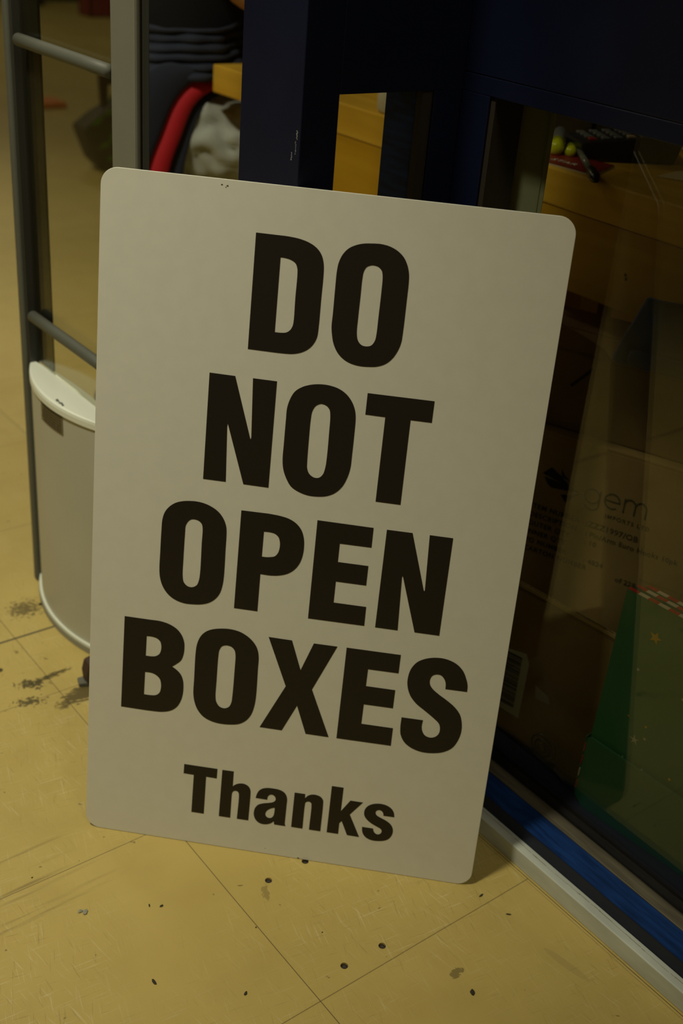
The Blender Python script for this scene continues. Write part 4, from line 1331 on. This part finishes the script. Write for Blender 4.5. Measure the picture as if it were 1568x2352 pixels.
for sy in (-1, 1):
    o = lathe('eye', [(.002, -.008), (.008, -.003), (.008, .003), (.002, .008)], (0, 0, 0), mat('eye_dark', (.02, .015, .01), rough=.2), n=10)
    o.location = (CX + .150, CY + sy * .026, 1.268)
    reparent(o, per)
    o = lathe('ear', [(.004, -.026), (.013, -.012), (.014, .010), (.005, .026)], (0, 0, 0), SKIN, n=12)
    o.location = (CX + .08, CY + sy * .066, 1.262)
    o.scale = (1, .5, 1)
    reparent(o, per)
o = box('mouth', (CX + .146, CY - .020, 1.210), (CX + .153, CY + .020, 1.215), mat('lips', (.30, .09, .07), rough=.5), bevel=.002)
reparent(o, per)
bm = bmesh.new()
bmesh.ops.create_uvsphere(bm, u_segments=24, v_segments=16, radius=1)
for v in bm.verts:
    v.co *= 1 + .03 * noise.noise(v.co * 6)
    v.co = Vector((CX + .068 + v.co.x * .088, CY + v.co.y * .078, 1.300 + v.co.z * .078))
bmesh.ops.delete(bm, geom=[v for v in bm.verts if v.co.x > CX + .10 and v.co.z < 1.31], context='VERTS')
part(link_bm('hair', bm, mat('hair_dark', (.02, .013, .008), rough=.6), smooth=True), per)
# trousers and shirt, grown over the same skeleton a little wider
tp = [(CX + .00, CY, .575, .112, .135), (CX + .005, CY, .66, .095, .125),
      (CX + .04, CY - .085, .560, .088), (CX + .24, CY - .095, .560, .086), (CX + .44, CY - .10, .535, .068), (CX + .42, CY - .10, .30, .060), (CX + .40, CY - .10, .10, .055),
      (CX + .04, CY + .085, .560, .088), (CX + .24, CY + .095, .560, .080), (CX + .44, CY + .10, .535, .068), (CX + .40, CY + .10, .30, .060), (CX + .38, CY + .10, .10, .055)]
te = [(0, 1), (0, 2), (2, 3), (3, 4), (4, 5), (5, 6), (0, 7), (7, 8), (8, 9), (9, 10), (10, 11)]
tr = skin_body('trousers', tp, te, 0, TROU, per, sub=4)
for v in tr.data.vertices:
    f = noise.noise(Vector((v.co.x * 16 + v.co.z * 10, v.co.y * 9, v.co.z * 26))) * .014 + (abs(noise.noise(Vector((v.co.x * 26 - v.co.z * 18, v.co.y * 14, v.co.z * 22 + v.co.x * 12)))) - .2) * .022
    v.co += v.normal * f
sp = [(CX, CY, .66, .095, .125), (CX + .005, CY, .78, .092, .125), (CX + .02, CY, .92, .095, .13), (CX + .035, CY, 1.02, .075, .105), (CX + .05, CY, 1.075, .046),
      (CX + .035, CY - .155, 1.01, .054), (CX + .055, CY - .165, .90, .050), (CX + .035, CY + .155, 1.01, .054), (CX + .055, CY + .17, .90, .050)]
se = [(0, 1), (1, 2), (2, 3), (3, 4), (3, 5), (5, 6), (3, 7), (7, 8)]
part_sh = skin_body('shirt', sp, se, 0, TEE, per)
for s in (-1, 1):
    o = prism('shoe', [(-.05, 0), (.12, 0), (.135, .02), (.12, .045), (.03, .075), (-.04, .09), (-.055, .04)], 1, -.042, .042, mat('shoe_black', (.015, .015, .016), rough=.5), bevel=.012)
    o.location = (CX + (.42 if s < 0 else .40), CY + s * .10, 0.002)
    reparent(o, per)
# jacket tied round the waist: bunched band with folds
rows = []
nz, nt_ = 22, 64
for j in range(nz):
    v = j / (nz - 1)
    z = 0.690 + v * 0.085
    row = []
    for i in range(nt_):
        a = 2 * math.pi * i / nt_
        fold = .006 * math.sin(v * 34 + 1.2 * math.sin(a * 2 + 1) + 2.0 * noise.noise(Vector((math.cos(a) * 2, math.sin(a) * 2, 3)))) + .014 * noise.noise(Vector((math.cos(a) * 3, math.sin(a) * 3, z * 30)))
        ra, rb = .118 - .018 * v + fold, .155 - .012 * v + fold
        row.append((CX - .002 + ra * math.cos(a), CY + rb * math.sin(a), z + .008 * math.sin(a * 1.0 + .5)))
    rows.append(row)
jk = loft('jacket_band', rows, NAVY, thick=.008, close=True, sub=1)
reparent(jk, per)


def drape(name, outer, inner, m, bulge, y0=1.882):
    rows = []
    for a, b in zip(outer, inner):
        row = []
        for k in range(7):
            t = k / 6
            row.append((a[0] + (b[0] - a[0]) * t, y0 - bulge * math.sin(math.pi * t) + .01 * (1 - t), a[1] + (b[1] - a[1]) * t))
        rows.append(row)
    o = loft(name, rows, m, thick=.006, sub=1)
    reparent(o, per)
    return o


per.rotation_euler = (0, 0, math.radians(-24))
ro = [(1.212, .694), (1.170, .692), (1.134, .682), (1.104, .657), (1.086, .624), (1.075, .594), (1.051, .553), (1.043, .515), (1.038, .47)]
ri = [(1.225, .668), (1.189, .671), (1.162, .661), (1.135, .640), (1.122, .606), (1.109, .577), (1.096, .550), (1.086, .515), (1.080, .47)]
ni = [(1.244, .659), (1.208, .660), (1.181, .652), (1.156, .630), (1.143, .600), (1.133, .568), (1.127, .544), (1.122, .512), (1.115, .47)]
lo_ = [(1.10, .715), (1.07, .712), (1.045, .70), (1.02, .68), (1.00, .64), (.99, .60), (.985, .55), (.98, .51), (.975, .47)]
K2 = (1.845 * 0 + 1)
sc = 1.0   # the drape hangs a little nearer than the plane its outline was measured on


def adj(L):
    return [(x * sc, 1.02 - (1.02 - z) * sc) for x, z in L]


drape('jacket_side', adj(lo_), adj(ro), NAVY, .006)
drape('red_trim', adj(ro), adj(ri), REDT, .007)
drape('jacket_lining', adj(ri), adj(ni), NAVY, .004, 1.887)

st = empty('stool', (CX - .01, CY, 0), 'round black stool under the seated person', 'stool')
part(lathe('seat', [(.12, .415), (.145, .425), (.145, .45), (.12, .462)], (CX - .01, CY, 0), BLK), st)
part(lathe('pole', [(.022, .03), (.022, .425)], (CX - .01, CY, 0), RAIL), st)
part(lathe('foot', [(.17, .0), (.17, .012), (.03, .03)], (CX - .01, CY, 0), BLK), st)

# ------------------------------------------------------------------ shop beyond
SHD = mat('cabinet_dark', (0.012, 0.011, 0.010), rough=0.6, var=.4, scale=3)
cb = empty('display_cabinet', (2.9, 3.6, 0), 'black shop cabinet behind the seated person', 'cabinet')
part(box('carcass', (2.08, 3.2, 0.0), (3.9, 3.7, 1.5), SHD, bevel=.004), cb)
for i in range(3):
    part(box('door', (2.10 + i * .6, 3.185, 0.08), (2.68 + i * .6, 3.199, 1.46), SHD, bevel=.003), cb)
    part(tube('handle', [(2.64 + i * .6, 3.165, .8), (2.64 + i * .6, 3.165, .95)], .006, ALU_D), cb)

BAGM = mat('tote_dark', (0.034, 0.027, 0.018), rough=0.7, var=.3, scale=9)
LEAF = mat('leaf_green', (0.09, 0.24, 0.015), rough=0.7)
bg = empty('tote_bag', (2.06, 4.0, 0), 'dark shopping bag with green leaf print, behind the gate glass', 'shopping bag')
part(prism('bag_body', [(1.938, .160), (2.005, .205), (2.10, .250), (2.19, .235), (2.21, .03), (2.16, .002), (2.03, .002), (1.985, .045)], 1, 3.96, 4.06, BAGM, bevel=.015), bg)
part(prism('handle', [(2.030, .335), (2.10, .335), (2.10, .30), (2.065, .30), (2.065, .235), (2.038, .225)], 1, 4.0, 4.02, mat('strap_brown', (.045, .022, .015), rough=.7), bevel=.003), bg)
bm = bmesh.new()
for (x, z, ln, an) in ((2.00, .185, .05, 32), (2.05, .215, .05, 25), (2.06, .262, .03, 80), (2.06, .13, .06, 55), (2.10, .17, .06, 40), (2.03, .10, .05, 20), (2.13, .09, .05, 70), (2.05, .05, .03, 10)):
    a = math.radians(an)
    t = Vector((math.cos(a), 0, math.sin(a)))
    nn = Vector((-math.sin(a), 0, math.cos(a)))
    c = Vector((x, 3.9585, z))
    add = [c - t * ln * .7, c + nn * .012, c + t * ln * .7, c - nn * .012]
    bm.faces.new([bm.verts.new(v) for v in add])
o = link_bm('leaf_print', bm, LEAF)
part(o, bg)
og = empty('orange_packet', (2.36, 5.2, 0), 'orange packet lying on the floor far behind the gate', 'packet')
part(box('wrapper', (2.31, 5.13, 0.0), (2.44, 5.27, .03), mat('packet_orange', (.75, .20, .04), rough=.5), bevel=.01), og)
part(box('seal', (2.30, 5.16, 0.01), (2.31, 5.24, .016), mat('packet_white', (.7, .6, .5), rough=.5)), og)

gd_ = empty('shop_gondola', (5.0, 9.5, 0), 'dark shop shelving with colourful stock at the far end of the aisle', 'shelving unit')
part(box('plinth', (3.9, 9.2, 0.0), (7.2, 9.9, .16), mat('plinth_dark', (.04, .035, .03))), gd_)
for z in (.16, .55, .95, 1.35):
    part(box('shelf', (3.9, 9.15, z), (7.2, 9.9, z + .03), mat('shelf_grey', (.25, .24, .2))), gd_)
part(box('back_board', (3.9, 9.85, .16), (7.2, 9.9, 1.8), SHD), gd_)
cols = [(.35, .06, .05), (.30, .22, .05), (.08, .10, .05), (.40, .20, .16), (.05, .05, .06), (.25, .16, .12)]
PN = ['dark red', 'ochre', 'olive', 'salmon', 'near-black', 'tan']
for k, z in enumerate((.19,)):
    for i in range(6):
        c = cols[(i * 2 + k) % 6 if i < 3 else (i * 2 + 1) % 6]
        o = box('boxed_product', (-.14, -.12, 0), (.14, .12, .30), mat('product_%d' % ((i * 2 + k) % 6 if i < 3 else (i * 2 + 1) % 6), c, rough=.6), bevel=.004)
        o.location = (4.1 + i * .35, 9.33, z + .002)
        tag(o, '%s boxed product on the lowest far shelf behind the gate' % PN[(i * 2 + k) % 6 if i < 3 else (i * 2 + 1) % 6], 'boxed product', 'boxed products on the far shelving')
# low stock crates standing on the aisle floor, seen blurred at the top
for i, (x, y, c, lb) in enumerate(((4.22, 8.35, (.30, .05, .05), 'dark red stock crate on the far aisle floor'), (4.42, 8.15, (.26, .16, .04), 'brown stock crate on the far aisle floor'),
                                   (4.62, 8.45, (.03, .03, .03), 'black stock crate on the far aisle floor'), (3.98, 9.0, (.02, .02, .02), 'black bin at the left end of the far shelving'))):
    r = empty('stock_crate', (x, y, 0), lb, 'crate', 'stock crates on the far aisle floor')
    mm = mat('crate_%d' % i, c, rough=.6)
    part(boxes('crate_wall', [((x - .09, y - .09, 0.0), (x + .09, y - .08, .22)), ((x - .09, y + .08, 0.0), (x + .09, y + .09, .22)), ((x - .09, y - .09, 0), (x - .08, y + .09, .22)), ((x + .08, y - .09, 0), (x + .09, y + .09, .22)), ((x - .09, y - .09, 0), (x + .09, y + .09, .01))], mm), r)
    part(boxes('crate_rim', [((x - .1, y - .1, .2), (x + .1, y - .09, .22)), ((x - .1, y + .09, .2), (x + .1, y + .1, .22))], mm), r)
